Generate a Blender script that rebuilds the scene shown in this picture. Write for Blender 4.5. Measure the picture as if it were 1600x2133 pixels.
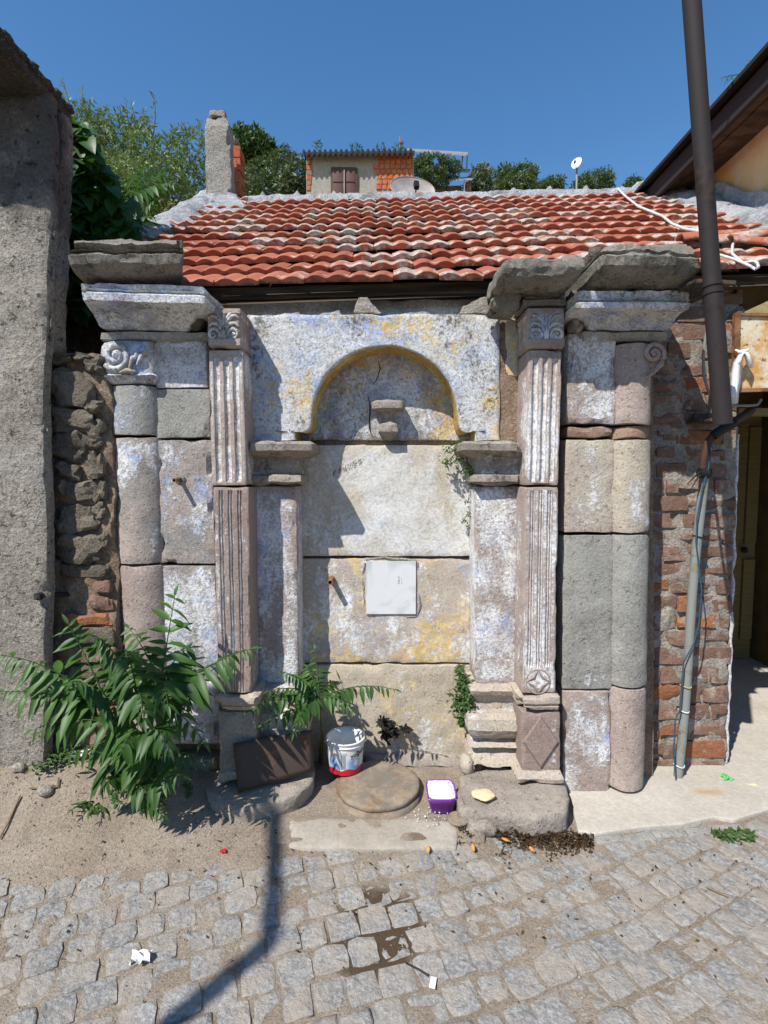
import bpy, bmesh, math, random
from mathutils import Vector, Matrix, noise as mn
from math import sin, cos, tan, pi, radians, sqrt, atan2

# ------------------------------------------------------------------ camera, sky, sun, exposure
for o in list(bpy.data.objects):
    bpy.data.objects.remove(o, do_unlink=True)
scene = bpy.context.scene
col = scene.collection
H = 1.54; PITCH = radians(4.2); FPX = 1108.0
cam = bpy.data.cameras.new("camera"); camo = bpy.data.objects.new("camera", cam); col.objects.link(camo)
cam.sensor_fit = 'HORIZONTAL'; cam.sensor_width = 13.0; cam.lens = 13.0 * FPX / 1600.0
cam.clip_start = 0.05; cam.clip_end = 2000
camo.location = (0, 0, H); camo.rotation_euler = (pi / 2 - PITCH, 0, 0)
scene.camera = camo
SUN_AZ = radians(40); SUN_EL = radians(50)
w = bpy.data.worlds.new("World"); scene.world = w; w.use_nodes = True
nt = w.node_tree; nt.nodes.clear()
sk = nt.nodes.new('ShaderNodeTexSky'); sk.sky_type = 'NISHITA'; sk.sun_disc = False
sk.sun_elevation = SUN_EL; sk.sun_rotation = pi + SUN_AZ
sk.air_density = 1.0; sk.dust_density = 0.0; sk.ozone_density = 1.0; sk.altitude = 0
bg = nt.nodes.new('ShaderNodeBackground'); bg.inputs[1].default_value = 0.11
ow = nt.nodes.new('ShaderNodeOutputWorld')
hs = nt.nodes.new('ShaderNodeHueSaturation'); hs.inputs['Saturation'].default_value = 1.27; hs.inputs['Value'].default_value = 1.2
nt.links.new(sk.outputs[0], hs.inputs['Color']); nt.links.new(hs.outputs[0], bg.inputs[0]); nt.links.new(bg.outputs[0], ow.inputs[0])
sl = bpy.data.lights.new("sun", 'SUN'); sl.energy = 4.6; sl.angle = radians(0.55); sl.color = (1, 0.962, 0.90)
so = bpy.data.objects.new("sun", sl); col.objects.link(so)
sdir = Vector((sin(SUN_AZ) * cos(SUN_EL), cos(SUN_AZ) * cos(SUN_EL), -sin(SUN_EL)))
so.rotation_euler = sdir.to_track_quat('-Z', 'Y').to_euler(); so.location = (-6, -6, 10)
vs = scene.view_settings
vs.view_transform = 'Standard'; vs.look = 'None'; vs.exposure = 0.38; vs.gamma = 1; vs.use_curve_mapping = False

# ------------------------------------------------------------------ helpers
def ray(px, py):
    x = (px - 800) / FPX; y = -(py - 1066.5) / FPX
    return Vector((x, cos(PITCH) + y * sin(PITCH), -sin(PITCH) + y * cos(PITCH)))
def P(px, py, Y):
    d = ray(px, py); t = Y / d.y
    return Vector((d.x * t, Y, H + d.z * t))
def G(px, py, z=0.0):
    d = ray(px, py); t = (z - H) / d.z
    return Vector((d.x * t, d.y * t, z))
def nz(p, s, seed=0.0):
    return mn.noise(Vector((p[0] * s + seed * 7.31, p[1] * s + seed * 3.7, p[2] * s - seed * 5.1)))
def nv(p, s, seed=0.0):
    return mn.noise_vector(Vector((p[0] * s + seed * 7.31, p[1] * s + seed * 3.7, p[2] * s - seed * 5.1)))
def lerp(a, b, t): return a + (b - a) * t
def sst(a, b, x):
    t = min(1, max(0, (x - a) / (b - a))); return t * t * (3 - 2 * t)

WL = {}
def wloc(o): return WL.get(o.name, Vector((0, 0, 0)))
class MB:
    def __init__(s): s.v = []; s.f = []; s.flat = set()
    def add(s, vs_, fs, flat=False):
        b = len(s.v); s.v += [Vector(q) for q in vs_]
        for f in fs:
            if flat: s.flat.add(len(s.f))
            s.f.append([b + i for i in f])
    def grid(s, pts, closed=False):
        n = len(pts[0]); vs_ = [q for r in pts for q in r]; fs = []
        for i in range(len(pts) - 1):
            for j in range(n if closed else n - 1):
                k = (j + 1) % n
                fs.append((i * n + j, i * n + k, (i + 1) * n + k, (i + 1) * n + j))
        s.add(vs_, fs)
    def box(s, c, hx, hy, hz, M=None):
        pts = [Vector((x * hx, y * hy, z * hz)) for z in (-1, 1) for y in (-1, 1) for x in (-1, 1)]
        if M is not None: pts = [M @ q for q in pts]
        s.add([q + Vector(c) for q in pts], [(0, 2, 3, 1), (4, 5, 7, 6), (0, 1, 5, 4), (2, 6, 7, 3), (0, 4, 6, 2), (1, 3, 7, 5)], True)
    def tube(s, path, rad, n=8, cap=True, flatten=1.0, nseed=None, namp=0.0):
        path = [Vector(q) for q in path]; m = len(path)
        if not isinstance(rad, (list, tuple)): rad = [rad] * m
        rings = []
        up = Vector((0, 0, 1)); prev = None
        for i in range(m):
            t = (path[min(i + 1, m - 1)] - path[max(i - 1, 0)])
            if t.length < 1e-9: t = Vector((0, 0, 1))
            t.normalize()
            if prev is None:
                a = t.cross(up)
                if a.length < 0.05: a = t.cross(Vector((0, 1, 0)))
            else:
                a = prev - t * prev.dot(t)
            a.normalize(); prev = a; b = a.cross(t)
            ring = []
            for k in range(n):
                th = 2 * pi * k / n
                q = path[i] + a * (cos(th) * rad[i]) + b * (sin(th) * rad[i] * flatten)
                if nseed is not None: q = q + nv(q, 14, nseed) * namp
                ring.append(q)
            rings.append(ring)
        s.grid(rings, True)
        if cap:
            s.add(rings[0], [tuple(range(n))]); s.add(rings[-1], [tuple(range(n))[::-1]])
    def build(s, name, mat, parent=None, smooth=True, recalc=True, origin=None, sharp=None):
        me = bpy.data.meshes.new(name)
        xs = [q.x for q in s.v]; ys = [q.y for q in s.v]; zs = [q.z for q in s.v]
        c = Vector(origin) if origin is not None else Vector(((min(xs) + max(xs)) / 2, (min(ys) + max(ys)) / 2, min(zs)))
        me.from_pydata([q - c for q in s.v], [], s.f)
        if recalc:
            bm = bmesh.new(); bm.from_mesh(me)
            if sharp:
                bmesh.ops.remove_doubles(bm, verts=bm.verts, dist=1e-6); s.flat = set()
            bmesh.ops.recalc_face_normals(bm, faces=bm.faces)
            if sharp:
                for e in bm.edges:
                    if len(e.link_faces) != 2 or e.calc_face_angle(3.0) > sharp: e.smooth = False
            bm.to_mesh(me); bm.free()
        if smooth:
            me.polygons.foreach_set('use_smooth', [i not in s.flat for i in range(len(me.polygons))])
        if mat: me.materials.append(mat)
        me.update()
        o = bpy.data.objects.new(name, me); col.objects.link(o)
        o.location = c
        if parent is not None:
            o.parent = parent; o.location = c - wloc(parent)
        WL[o.name] = c
        return o
def thing(name, label, cat, loc, group=None):
    o = bpy.data.objects.new(name, None); col.objects.link(o); o.location = loc; o.empty_display_size = 0.1
    o['label'] = label; o['category'] = cat
    if group: o['group'] = group
    WL[o.name] = Vector(loc); return o
def tag(o, label, cat, group=None):
    o['label'] = label; o['category'] = cat
    if group: o['group'] = group
    return o
def struct(o): o['kind'] = 'structure'; return o
def stuff(o, label=None, cat=None):
    o['kind'] = 'stuff'
    if label: o['label'] = label; o['category'] = cat
    return o

# loft of rounded-rectangle (or half round) rings, rows of (py, pxl, pxr, Y) read against the facade
def loft(name, mat, parent, rows, yback, nx=10, dz=0.022, corner=0.0055, amp=0.0035, chip=0.02, f=None, shape='rect', bulge=0.09, seed=None, ny=4, nzs=13.0, tilt=None, cap=True, back=(0.0, 0.0)):
    if seed is None: seed = random.random() * 40
    R = []
    for (py, a, b, Y) in rows:
        A = P(a, py, Y); B = P(b, py, Y); R.append((A.z, A.x, B.x, Y))
    R.sort(key=lambda r: r[0])
    lev = [R[0]]
    for i in range(1, len(R)):
        k = max(1, int((R[i][0] - R[i - 1][0]) / dz + 0.5))
        for j in range(1, k + 1):
            lev.append(tuple(lerp(R[i - 1][q], R[i][q], j / k) for q in range(4)))
    e = corner
    if cap:
        def inset(r, dz_, ins): return (r[0] + dz_, r[1] + ins, r[2] - ins, r[3] + ins)
        z0, z1 = lev[0][0], lev[-1][0]
        lev = [inset(lev[0], 0, e)] + [inset(lev[0], e * 0.35, e * 0.3)] + [l for l in lev if z0 + e < l[0] < z1 - e] + [inset(lev[-1], -e * 0.35, e * 0.3)] + [inset(lev[-1], 0, e)]
    zmid = (lev[0][0] + lev[-1][0]) / 2; zh = max(1e-4, (lev[-1][0] - lev[0][0]) / 2)
    rings = []
    for li, (z, xl, xr, Y) in enumerate(lev):
        ring = []
        if shape == 'rect':
            c = min(e, (xr - xl) * 0.3)
            pts = [(xl + back[0] * (1 - j / ny), lerp(yback, Y + c, j / ny), 1) for j in range(ny)]
            pts += [(xl, Y + c, 2), (xl + c * 0.3, Y + c * 0.3, 3)]
            for j in range(nx + 1):
                u = j / nx; x = lerp(xl + c, xr - c, u)
                pts.append((x, Y + (f((x - xl) / (xr - xl), z, xl, xr) if f else 0), 2 if j in (0, nx) else 0))
            pts += [(xr - c * 0.3, Y + c * 0.3, 3), (xr, Y + c, 2)]
            pts += [(xr + back[1] * (j + 1) / ny, lerp(Y + c, yback, (j + 1) / ny), 1) for j in range(ny)]
        else:
            cx = (xl + xr) / 2; rx = (xr - xl) / 2; m = nx + 6
            pts = [(xl, yback, 1)]
            for j in range(m + 1):
                th = -pi / 2 + pi * j / m
                pts.append((cx + rx * sin(th), Y + bulge * (1 - cos(th)), 0))
            pts.append((xr, yback, 1))
        zedge = min(z - lev[0][0], lev[-1][0] - z)
        for (x, y, kind) in pts:
            q = Vector((x, y, z))
            d = nv(q, nzs, seed) * amp + nv(q, nzs * 3.4, seed + 3) * (amp * 0.45)
            ed = 1.0 if kind >= 2 else 0.0
            if zedge < 0.012: ed = max(ed, 1 - zedge / 0.012)
            if ed > 0 and chip > 0:
                cc = max(0, nz(q, 11, seed + 9) - 0.12) * chip * ed
                d = d + Vector((((xl + xr) / 2 - x) / max(0.05, xr - xl) * 1.2 * cc, cc * 1.2, (zmid - z) / zh * cc * 0.6))
            q = q + d
            if tilt: q.z += tilt * (x - (xl + xr) / 2)
            ring.append(q)
        rings.append(ring)
    mb = MB(); mb.grid(rings)
    n = len(rings[0])
    for ring, rev in ((rings[0], False), (rings[-1], True)):
        mb.add(ring, [tuple(range(n))], True)
    mb.add([q for r in rings for q in (r[0], r[-1])], [(2 * i, 2 * i + 1, 2 * i + 3, 2 * i + 2) for i in range(len(rings) - 1)], True)
    return mb.build(name, mat, parent, sharp=0.5)

# solid from a top outline, roughened
def prism(name, mat, parent, top, zbot, seed=0, amp=0.006, bevel=0.012, cuts=3, spread=0.0, nzs=9):
    bm = bmesh.new()
    vs_ = [bm.verts.new(q) for q in top]; fc = bm.faces.new(vs_)
    c = sum((Vector(q) for q in top), Vector()) / len(top)
    r = bmesh.ops.extrude_face_region(bm, geom=[fc])
    for g in r['geom']:
        if isinstance(g, bmesh.types.BMVert):
            g.co.z = zbot; g.co.x += (g.co.x - c.x) * spread; g.co.y += (g.co.y - c.y) * spread
    bmesh.ops.recalc_face_normals(bm, faces=bm.faces)
    bmesh.ops.bevel(bm, geom=list(bm.edges), offset=bevel, segments=2, affect='EDGES', profile=0.6)
    bmesh.ops.triangulate(bm, faces=bm.faces)
    for _ in range(cuts):
        L = [e for e in bm.edges if e.calc_length() > 0.03]
        if not L: break
        bmesh.ops.subdivide_edges(bm, edges=L, cuts=1)
        bmesh.ops.triangulate(bm, faces=bm.faces)
    for v in bm.verts:
        v.co += nv(v.co, nzs, seed) * amp + nv(v.co, nzs * 3, seed + 2) * amp * 0.4
    bmesh.ops.recalc_face_normals(bm, faces=bm.faces)
    mb = MB(); bm.verts.ensure_lookup_table()
    for i, v in enumerate(bm.verts): v.index = i
    mb.add([v.co.copy() for v in bm.verts], [[v.index for v in f.verts] for f in bm.faces]); bm.free()
    return mb.build(name, mat, parent)

def lump_mesh(sub=2, seed=0, rough=0.25, boxy=0.0):
    bm = bmesh.new(); bmesh.ops.create_icosphere(bm, subdivisions=sub, radius=1)
    out = MB()
    for i, v in enumerate(bm.verts):
        v.index = i; q = v.co.copy()
        if boxy:
            m = max(abs(q.x), abs(q.y), abs(q.z)); q = q.lerp(q / m * 0.86, boxy)
        v.co = q * (1 + nz(q, 1.2, seed) * rough + nz(q, 2.7, seed + 1) * rough * 0.5 + nz(q, 6.5, seed + 2) * rough * 0.22)
    out.add([v.co.copy() for v in bm.verts], [[v.index for v in f.verts] for f in bm.faces]); bm.free()
    return out
def lump(name, mat, parent, c, r, seed=0, sub=2, rough=0.25, boxy=0.0, rot=0, sharp=None):
    m = lump_mesh(sub, seed, rough, boxy); M = Matrix.Rotation(rot, 3, 'Y')
    for q in m.v:
        t = M @ Vector((q.x * r[0], q.y * r[1], q.z * r[2])); q.x, q.y, q.z = t + Vector(c)
    return m.build(name, mat, parent, sharp=sharp)

# ------------------------------------------------------------------ materials
class NT:
    def __init__(s, name):
        s.m = bpy.data.materials.new(name); s.m.use_nodes = True; s.t = s.m.node_tree; s.t.nodes.clear()
        s.out = s.n('ShaderNodeOutputMaterial'); s.b = s.n('ShaderNodeBsdfPrincipled'); s.l(s.b.outputs[0], s.out.inputs[0])
        s.geo = s.n('ShaderNodeNewGeometry'); s.tc = s.n('ShaderNodeTexCoord')
        s.pos = s.geo.outputs['Position']; s.obj = s.tc.outputs['Object']
    def n(s, t): return s.t.nodes.new(t)
    def l(s, a, b): s.t.links.new(a, b)
    def set(s, sock, v):
        if hasattr(v, 'links') or isinstance(v, bpy.types.NodeSocket): s.l(v, sock)
        else:
            if isinstance(v, (tuple, list)) and len(v) == 3 and sock.type == 'RGBA': v = (*v, 1)
            sock.default_value = v
    def noise(s, scale, detail=5, rough=0.6, vec=None, dist=0.0, off=0.0, stretch=None):
        v = vec or s.pos
        if stretch or off:
            mp = s.n('ShaderNodeMapping'); s.l(v, mp.inputs[0]); mp.inputs[1].default_value = (off, off * 0.7, -off * 1.3)
            if stretch: mp.inputs[3].default_value = stretch
            v = mp.outputs[0]
        k = s.n('ShaderNodeTexNoise'); s.l(v, k.inputs['Vector']); k.inputs['Scale'].default_value = scale
        k.inputs['Detail'].default_value = detail; k.inputs['Roughness'].default_value = rough; k.inputs['Distortion'].default_value = dist
        return k.outputs['Fac']
    def voro(s, scale, vec=None, feat='F1', out='Distance'):
        k = s.n('ShaderNodeTexVoronoi'); k.feature = feat; s.l(vec or s.pos, k.inputs['Vector']); k.inputs['Scale'].default_value = scale
        return k.outputs[out]
    def mr(s, v, a, b, c=0.0, d=1.0, smooth=True):
        k = s.n('ShaderNodeMapRange'); k.interpolation_type = 'SMOOTHSTEP' if smooth else 'LINEAR'
        s.set(k.inputs[0], v)
        for i, q in enumerate((a, b, c, d)): k.inputs[i + 1].default_value = q
        return k.outputs[0]
    def math(s, op, a, b=None, c=None):
        k = s.n('ShaderNodeMath'); k.operation = op; s.set(k.inputs[0], a)
        if b is not None: s.set(k.inputs[1], b)
        if c is not None: s.set(k.inputs[2], c)
        return k.outputs[0]
    def mix(s, f, a, b, mode='MIX'):
        k = s.n('ShaderNodeMix'); k.data_type = 'RGBA'; k.blend_type = mode
        s.set(k.inputs[0], f); s.set(k.inputs[6], a); s.set(k.inputs[7], b); return k.outputs[2]
    def bump(s, h, strength=0.6, dist=0.004, prev=None):
        k = s.n('ShaderNodeBump'); k.inputs['Strength'].default_value = strength; k.inputs['Distance'].default_value = dist
        s.l(h, k.inputs['Height'])
        if prev is not None: s.l(prev, k.inputs['Normal'])
        return k.outputs[0]
    def sep(s, v):
        k = s.n('ShaderNodeSeparateXYZ'); s.l(v, k.inputs[0]); return k.outputs
    def rnd(s):
        return s.n('ShaderNodeObjectInfo').outputs['Random']
    def fin(s, color, rough=0.9, normal=None, spec=0.2, metal=0.0):
        s.set(s.b.inputs['Base Color'], color); s.set(s.b.inputs['Roughness'], rough)
        s.b.inputs['Specular IOR Level'].default_value = spec; s.b.inputs['Metallic'].default_value = metal
        if normal is not None: s.l(normal, s.b.inputs['Normal'])
        return s.m
    def cover(s, cov, scale, detail=9, rough=0.7, soft=0.05, off=0.0, stretch=None):
        t = 0.5 + (0.5 - cov) * 0.42
        return s.mr(s.noise(scale, detail, rough, off=off, stretch=stretch), t - soft, t + soft)

def stone(name, c1, c2, wash=0.0, blue=0.3, yellow=0.0, dark=0.15, grain=1.0, off=0.0, bumpd=0.0055, wcol=(0.80, 0.81, 0.82), ycol=(0.62, 0.40, 0.10), bcol=(0.34, 0.45, 0.70), specks=0.5, point=1.2):
    k = NT(name)
    c = k.mix(k.mr(k.noise(5, 6, 0.65, off=off), 0.35, 0.65), c1, c2)
    g = k.noise(95, 4, 0.75)
    c = k.mix(1.0, c, k.mix(k.mr(g, 0.3, 0.7), (0.74, 0.74, 0.74), (1.16, 1.16, 1.16)), 'MULTIPLY')
    sp = k.mr(k.noise(170, 2, 0.5, off=3.3), 0.66, 0.72)
    c = k.mix(k.math('MULTIPLY', sp, specks), c, (0.75, 0.72, 0.68))
    ll = k.cover(0.42, 2.2, 6, 0.6, 0.16, off + 5)
    c = k.mix(k.math('MULTIPLY', ll, 0.35), c, (c2[0] * 1.25, c2[1] * 1.3, c2[2] * 1.3))
    hgt = k.math('MULTIPLY', g, 0.8)
    mid = k.noise(28, 5, 0.65)
    hgt = k.math('MULTIPLY_ADD', mid, 1.2, hgt)
    pit = k.mr(k.noise(55, 3, 0.6, off=8.0), 0.30, 0.40)
    hgt = k.math('MULTIPLY_ADD', pit, 0.55, hgt)
    c = k.mix(1.0, c, k.mix(pit, (0.74, 0.72, 0.70), (1, 1, 1)), 'MULTIPLY')
    if wash > 0:
        big = k.noise(3.4, 9, 0.68, off=off + 1.7, stretch=(1.15, 1.15, 0.6))
        fine = k.noise(46, 5, 0.75, off=2.0)
        wv = k.math('MULTIPLY_ADD', fine, 0.40, k.math('MULTIPLY', big, 0.84))
        if point: wv = k.math('MULTIPLY_ADD', k.math('SUBTRACT', 0.5, k.geo.outputs['Pointiness']), point, wv)
        t = 0.585 + (0.5 - wash) * 0.42
        wm = k.mr(wv, t - 0.05, t + 0.05)
        wc = k.mix(k.cover(blue, 4.5, 8, 0.7, 0.09, off + 11), wcol, bcol)
        wc = k.mix(k.math('MULTIPLY', k.cover(0.4, 9, 7, 0.7, 0.1, off + 4), 0.5), wc, (0.56, 0.53, 0.46))
        wc = k.mix(1.0, wc, k.mix(k.mr(k.noise(60, 4, 0.7), 0.35, 0.6), (0.82, 0.82, 0.83), (1.04, 1.04, 1.03)), 'MULTIPLY')
        flk = k.mr(k.noise(85, 4, 0.7, off=off + 9), 0.40, 0.455)
        wm = k.math('MULTIPLY', wm, k.mr(flk, 0.0, 1.0, 0.35, 1.0, False))
        c = k.mix(k.math('MULTIPLY', wm, k.mr(k.noise(7, 6, 0.7, off=off + 17), 0.3, 0.6, 0.55, 0.95)), c, wc)
        hgt = k.math('MULTIPLY_ADD', wm, 0.6, hgt)
    if yellow > 0:
        yv = k.math('MULTIPLY_ADD', k.noise(50, 4, 0.7, off=6), 0.4, k.math('MULTIPLY', k.noise(4.2, 8, 0.66, off=off + 21), 0.75))
        t = 0.575 + (0.5 - yellow) * 0.42
        ym = k.mr(yv, t - 0.035, t + 0.035)
        c = k.mix(k.math('MULTIPLY', ym, 0.85), c, k.mix(k.mr(k.noise(13, 4), 0.4, 0.65), ycol, (0.74, 0.60, 0.33)))
    if dark > 0:
        dv = k.math('MULTIPLY_ADD', k.noise(60, 4, 0.75, off=1), 0.5, k.math('MULTIPLY', k.noise(5, 8, 0.7, off=off + 31, stretch=(1.3, 1.3, 0.55)), 0.7))
        t = 0.60 + (0.5 - dark) * 0.42
        dm = k.mr(dv, t - 0.05, t + 0.05)
        c = k.mix(k.math('MULTIPLY', dm, 0.78), c, k.mix(k.mr(k.noise(30), 0.4, 0.6), (0.05, 0.048, 0.043), (0.12, 0.11, 0.085)))
    nrm = k.bump(hgt, 0.85 * grain, bumpd)
    return k.fin(c, 0.92, nrm, 0.15)

PINK = (0.32, 0.247, 0.213); PINK2 = (0.41, 0.33, 0.285)
GREY = (0.25, 0.24, 0.215); GREY2 = (0.34, 0.325, 0.29)
CREAM = (0.46, 0.40, 0.31); CREAM2 = (0.55, 0.49, 0.40)
M = {}
M['crown'] = stone('dark_lichen_stone', (0.16, 0.145, 0.12), (0.24, 0.215, 0.175), 0.08, 0.6, 0.02, 0.36, off=1)
M['darkroof'] = stone('shade_dark_roof', (0.03, 0.027, 0.025), (0.06, 0.053, 0.046), 0.0, 0, 0.0, 0.4, off=1.5)  # near-black colour stands in for shade under the slab and soffit
M['cornice'] = stone('washed_cornice', (0.30, 0.26, 0.21), (0.38, 0.33, 0.27), 0.70, 0.36, 0.14, 0.24, off=2)
M['neck'] = stone('neck_stone', GREY, GREY2, 0.42, 0.4, 0.15, 0.3, off=2.5)
M['wash'] = stone('washed_block', PINK, PINK2, 0.56, 0.28, 0.04, 0.10, off=3)
M['washgrey'] = stone('washed_grey_block', GREY, GREY2, 0.46, 0.45, 0.06, 0.13, off=4)
M['washblue'] = stone('blue_washed_block', GREY, PINK2, 0.47, 0.42, 0.04, 0.16, off=5)
M['pink'] = stone('pink_andesite', PINK, PINK2, 0.16, 0.15, 0.0, 0.08, off=6)
M['pinkcream'] = stone('pink_cream_stone', PINK2, CREAM, 0.22, 0.1, 0.03, 0.05, off=7)
M['grey'] = stone('grey_andesite', GREY, GREY2, 0.12, 0.1, 0.03, 0.10, off=8)
M['flute'] = stone('fluted_stone', PINK, PINK2, 0.42, 0.10, 0.0, 0.07, off=9, bumpd=0.003, point=3.0)
M['fluteclean'] = stone('bare_fluted_stone', (0.28, 0.205, 0.175), PINK, 0.20, 0.05, 0.0, 0.05, off=10, bumpd=0.003, point=3.0)
M['arch'] = stone('painted_arch_panel', GREY2, CREAM, 0.74, 0.36, 0.31, 0.32, off=11, wcol=(0.68, 0.69, 0.71))
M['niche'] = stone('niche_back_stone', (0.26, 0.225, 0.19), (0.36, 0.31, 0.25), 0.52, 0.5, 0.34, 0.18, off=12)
M['panel'] = stone('cream_wall_panel', CREAM, CREAM2, 0.47, 0.16, 0.05, 0.08, off=13, grain=0.5, wcol=(0.68, 0.68, 0.66))
M['panelmix'] = stone('stained_wall_panel', CREAM, PINK2, 0.40, 0.36, 0.36, 0.08, off=14, grain=0.6)
M['panellow'] = stone('lower_wall_panel', (0.42, 0.35, 0.27), CREAM, 0.22, 0.2, 0.32, 0.10, off=15, grain=0.7)
M['inner'] = stone('inner_pilaster_stone', PINK, PINK2, 0.50, 0.32, 0.0, 0.06, off=16)
M['base'] = stone('pilaster_base_stone', PINK2, CREAM, 0.30, 0.1, 0.06, 0.06, off=17)
M['impost'] = stone('impost_stone', (0.26, 0.225, 0.185), (0.35, 0.30, 0.25), 0.28, 0.3, 0.04, 0.30, off=18)
M['slab'] = stone('slab_stone', (0.29, 0.245, 0.205), (0.36, 0.31, 0.26), 0.06, 0.0, 0.0, 0.12, off=19, bumpd=0.008)
M['rubble'] = stone('rubble_stone', (0.13, 0.11, 0.086), (0.225, 0.19, 0.145), 0.0, 0, 0.0, 0.25, off=20, bumpd=0.022)
M['yellowstone'] = stone('yellow_stone', CREAM, CREAM2, 0.2, 0.0, 0.55, 0.22, off=21)
M['brownstone'] = stone('brown_stone', (0.25, 0.16, 0.11), (0.33, 0.23, 0.17), 0.0, 0.0, 0.0, 0.18, off=22)

def mortar_mat(name, a, b, bd=0.012, dark=0.1):
    k = NT(name)
    c = k.mix(k.mr(k.noise(7, 7, 0.7), 0.35, 0.65), a, b)
    c = k.mix(1.0, c, k.mix(k.mr(k.noise(80, 5, 0.75), 0.3, 0.7), (0.6, 0.6, 0.6), (1.25, 1.25, 1.25)), 'MULTIPLY')
    dm = k.cover(dark, 4, 8, 0.7, 0.06, 3)
    c = k.mix(k.math('MULTIPLY', dm, 0.6), c, (0.09, 0.085, 0.075))
    h = k.math('MULTIPLY_ADD', k.noise(22, 5, 0.7), 1.5, k.noise(90, 4, 0.75))
    return k.fin(c, 0.95, k.bump(h, 0.9, bd), 0.1)
M['mortar'] = mortar_mat('earth_mortar', (0.25, 0.17, 0.115), (0.35, 0.265, 0.195))
M['greymortar'] = mortar_mat('grey_mortar', (0.30, 0.265, 0.225), (0.42, 0.375, 0.32))
M['limecement'] = mortar_mat('pale_cement', (0.38, 0.38, 0.39), (0.54, 0.54, 0.55), 0.020, 0.36)
def wallplaster():
    k = NT('stained_cement_plaster')
    c = k.mix(k.mr(k.noise(6, 7, 0.7), 0.35, 0.65), (0.385, 0.345, 0.29), (0.50, 0.45, 0.385))
    c = k.mix(1.0, c, k.mix(k.mr(k.noise(75, 5, 0.8), 0.3, 0.7), (0.55, 0.55, 0.55), (1.25, 1.25, 1.25)), 'MULTIPLY')
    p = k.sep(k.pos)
    mould_shade = k.math('MULTIPLY_ADD', k.noise(3.5, 8, 0.7, off=2), 0.9, k.mr(p[2], 2.35, 2.75, 0.0, 0.22))  # mould stains; the rise with height also paints the shaded wall top darker
    c = k.mix(k.math('MULTIPLY', k.mr(mould_shade, 0.50, 0.70), 0.75), c, (0.07, 0.066, 0.062))
    holes = k.mr(k.noise(34, 4, 0.7, off=4), 0.30, 0.42)
    c = k.mix(1.0, c, k.mix(holes, (0.42, 0.40, 0.38), (1, 1, 1)), 'MULTIPLY')
    c = k.mix(k.math('MULTIPLY', k.cover(0.30, 1.8, 7, 0.65, 0.05, 9), 0.5), c, (0.50, 0.475, 0.44))
    crk = k.n('ShaderNodeTexVoronoi'); crk.feature = 'DISTANCE_TO_EDGE'; crk.inputs['Scale'].default_value = 2.3
    wob = k.n('ShaderNodeMix'); wob.data_type = 'VECTOR'; wob.inputs[0].default_value = 0.12; nc = k.n('ShaderNodeTexNoise'); nc.inputs['Scale'].default_value = 6; nc.inputs['Detail'].default_value = 6; k.l(k.pos, nc.inputs['Vector']); k.l(k.pos, wob.inputs[4]); k.l(nc.outputs['Color'], wob.inputs[5]); k.l(wob.outputs[1], crk.inputs['Vector'])
    cm = k.math('MULTIPLY', k.mr(crk.outputs['Distance'], 0.010, 0.003), k.cover(0.35, 1.5, 3, 0.5, 0.05, 3))
    c = k.mix(k.math('MULTIPLY', cm, 0.7), c, (0.09, 0.08, 0.07))
    h = k.math('MULTIPLY_ADD', k.noise(12, 6, 0.7), 2.2, k.math('MULTIPLY_ADD', holes, 0.8, k.noise(70, 4, 0.8)))
    return k.fin(c, 0.95, k.bump(h, 1.0, 0.022), 0.1)
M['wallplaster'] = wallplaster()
M['plaster'] = mortar_mat('rough_cement_plaster', (0.34, 0.305, 0.26), (0.46, 0.42, 0.36), 0.016, 0.2)
M['whiteplaster'] = mortar_mat('white_plaster', (0.55, 0.55, 0.54), (0.68, 0.68, 0.67), 0.004, 0.12)
M['hutplaster'] = mortar_mat('hut_plaster', (0.34, 0.31, 0.27), (0.42, 0.39, 0.345), 0.02, 0.08)

def ochre():
    k = NT('ochre_wall_paint')
    c = k.mix(k.mr(k.noise(2.2, 7, 0.65), 0.35, 0.65), (0.60, 0.40, 0.17), (0.70, 0.52, 0.29))
    c = k.mix(k.math('MULTIPLY', k.cover(0.3, 3, 8, 0.7, 0.1, 4), 0.7), c, (0.66, 0.58, 0.46))
    return k.fin(c, 0.9, k.bump(k.noise(18, 6, 0.7), 0.5, 0.008), 0.1)
M['ochre'] = ochre()

def wood(name, a, b, rough=0.8):
    k = NT(name)
    n = k.noise(14, 5, 0.65, stretch=(0.2, 1.0, 4.0))
    c = k.mix(k.mr(n, 0.3, 0.7), a, b)
    return k.fin(c, rough, k.bump(n, 0.5, 0.004), 0.2)
M['darkwood'] = wood('dark_weathered_wood', (0.045, 0.032, 0.022), (0.12, 0.085, 0.055))
M['yellowwood'] = wood('olive_yellow_paint', (0.20, 0.155, 0.06), (0.28, 0.215, 0.09))

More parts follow.
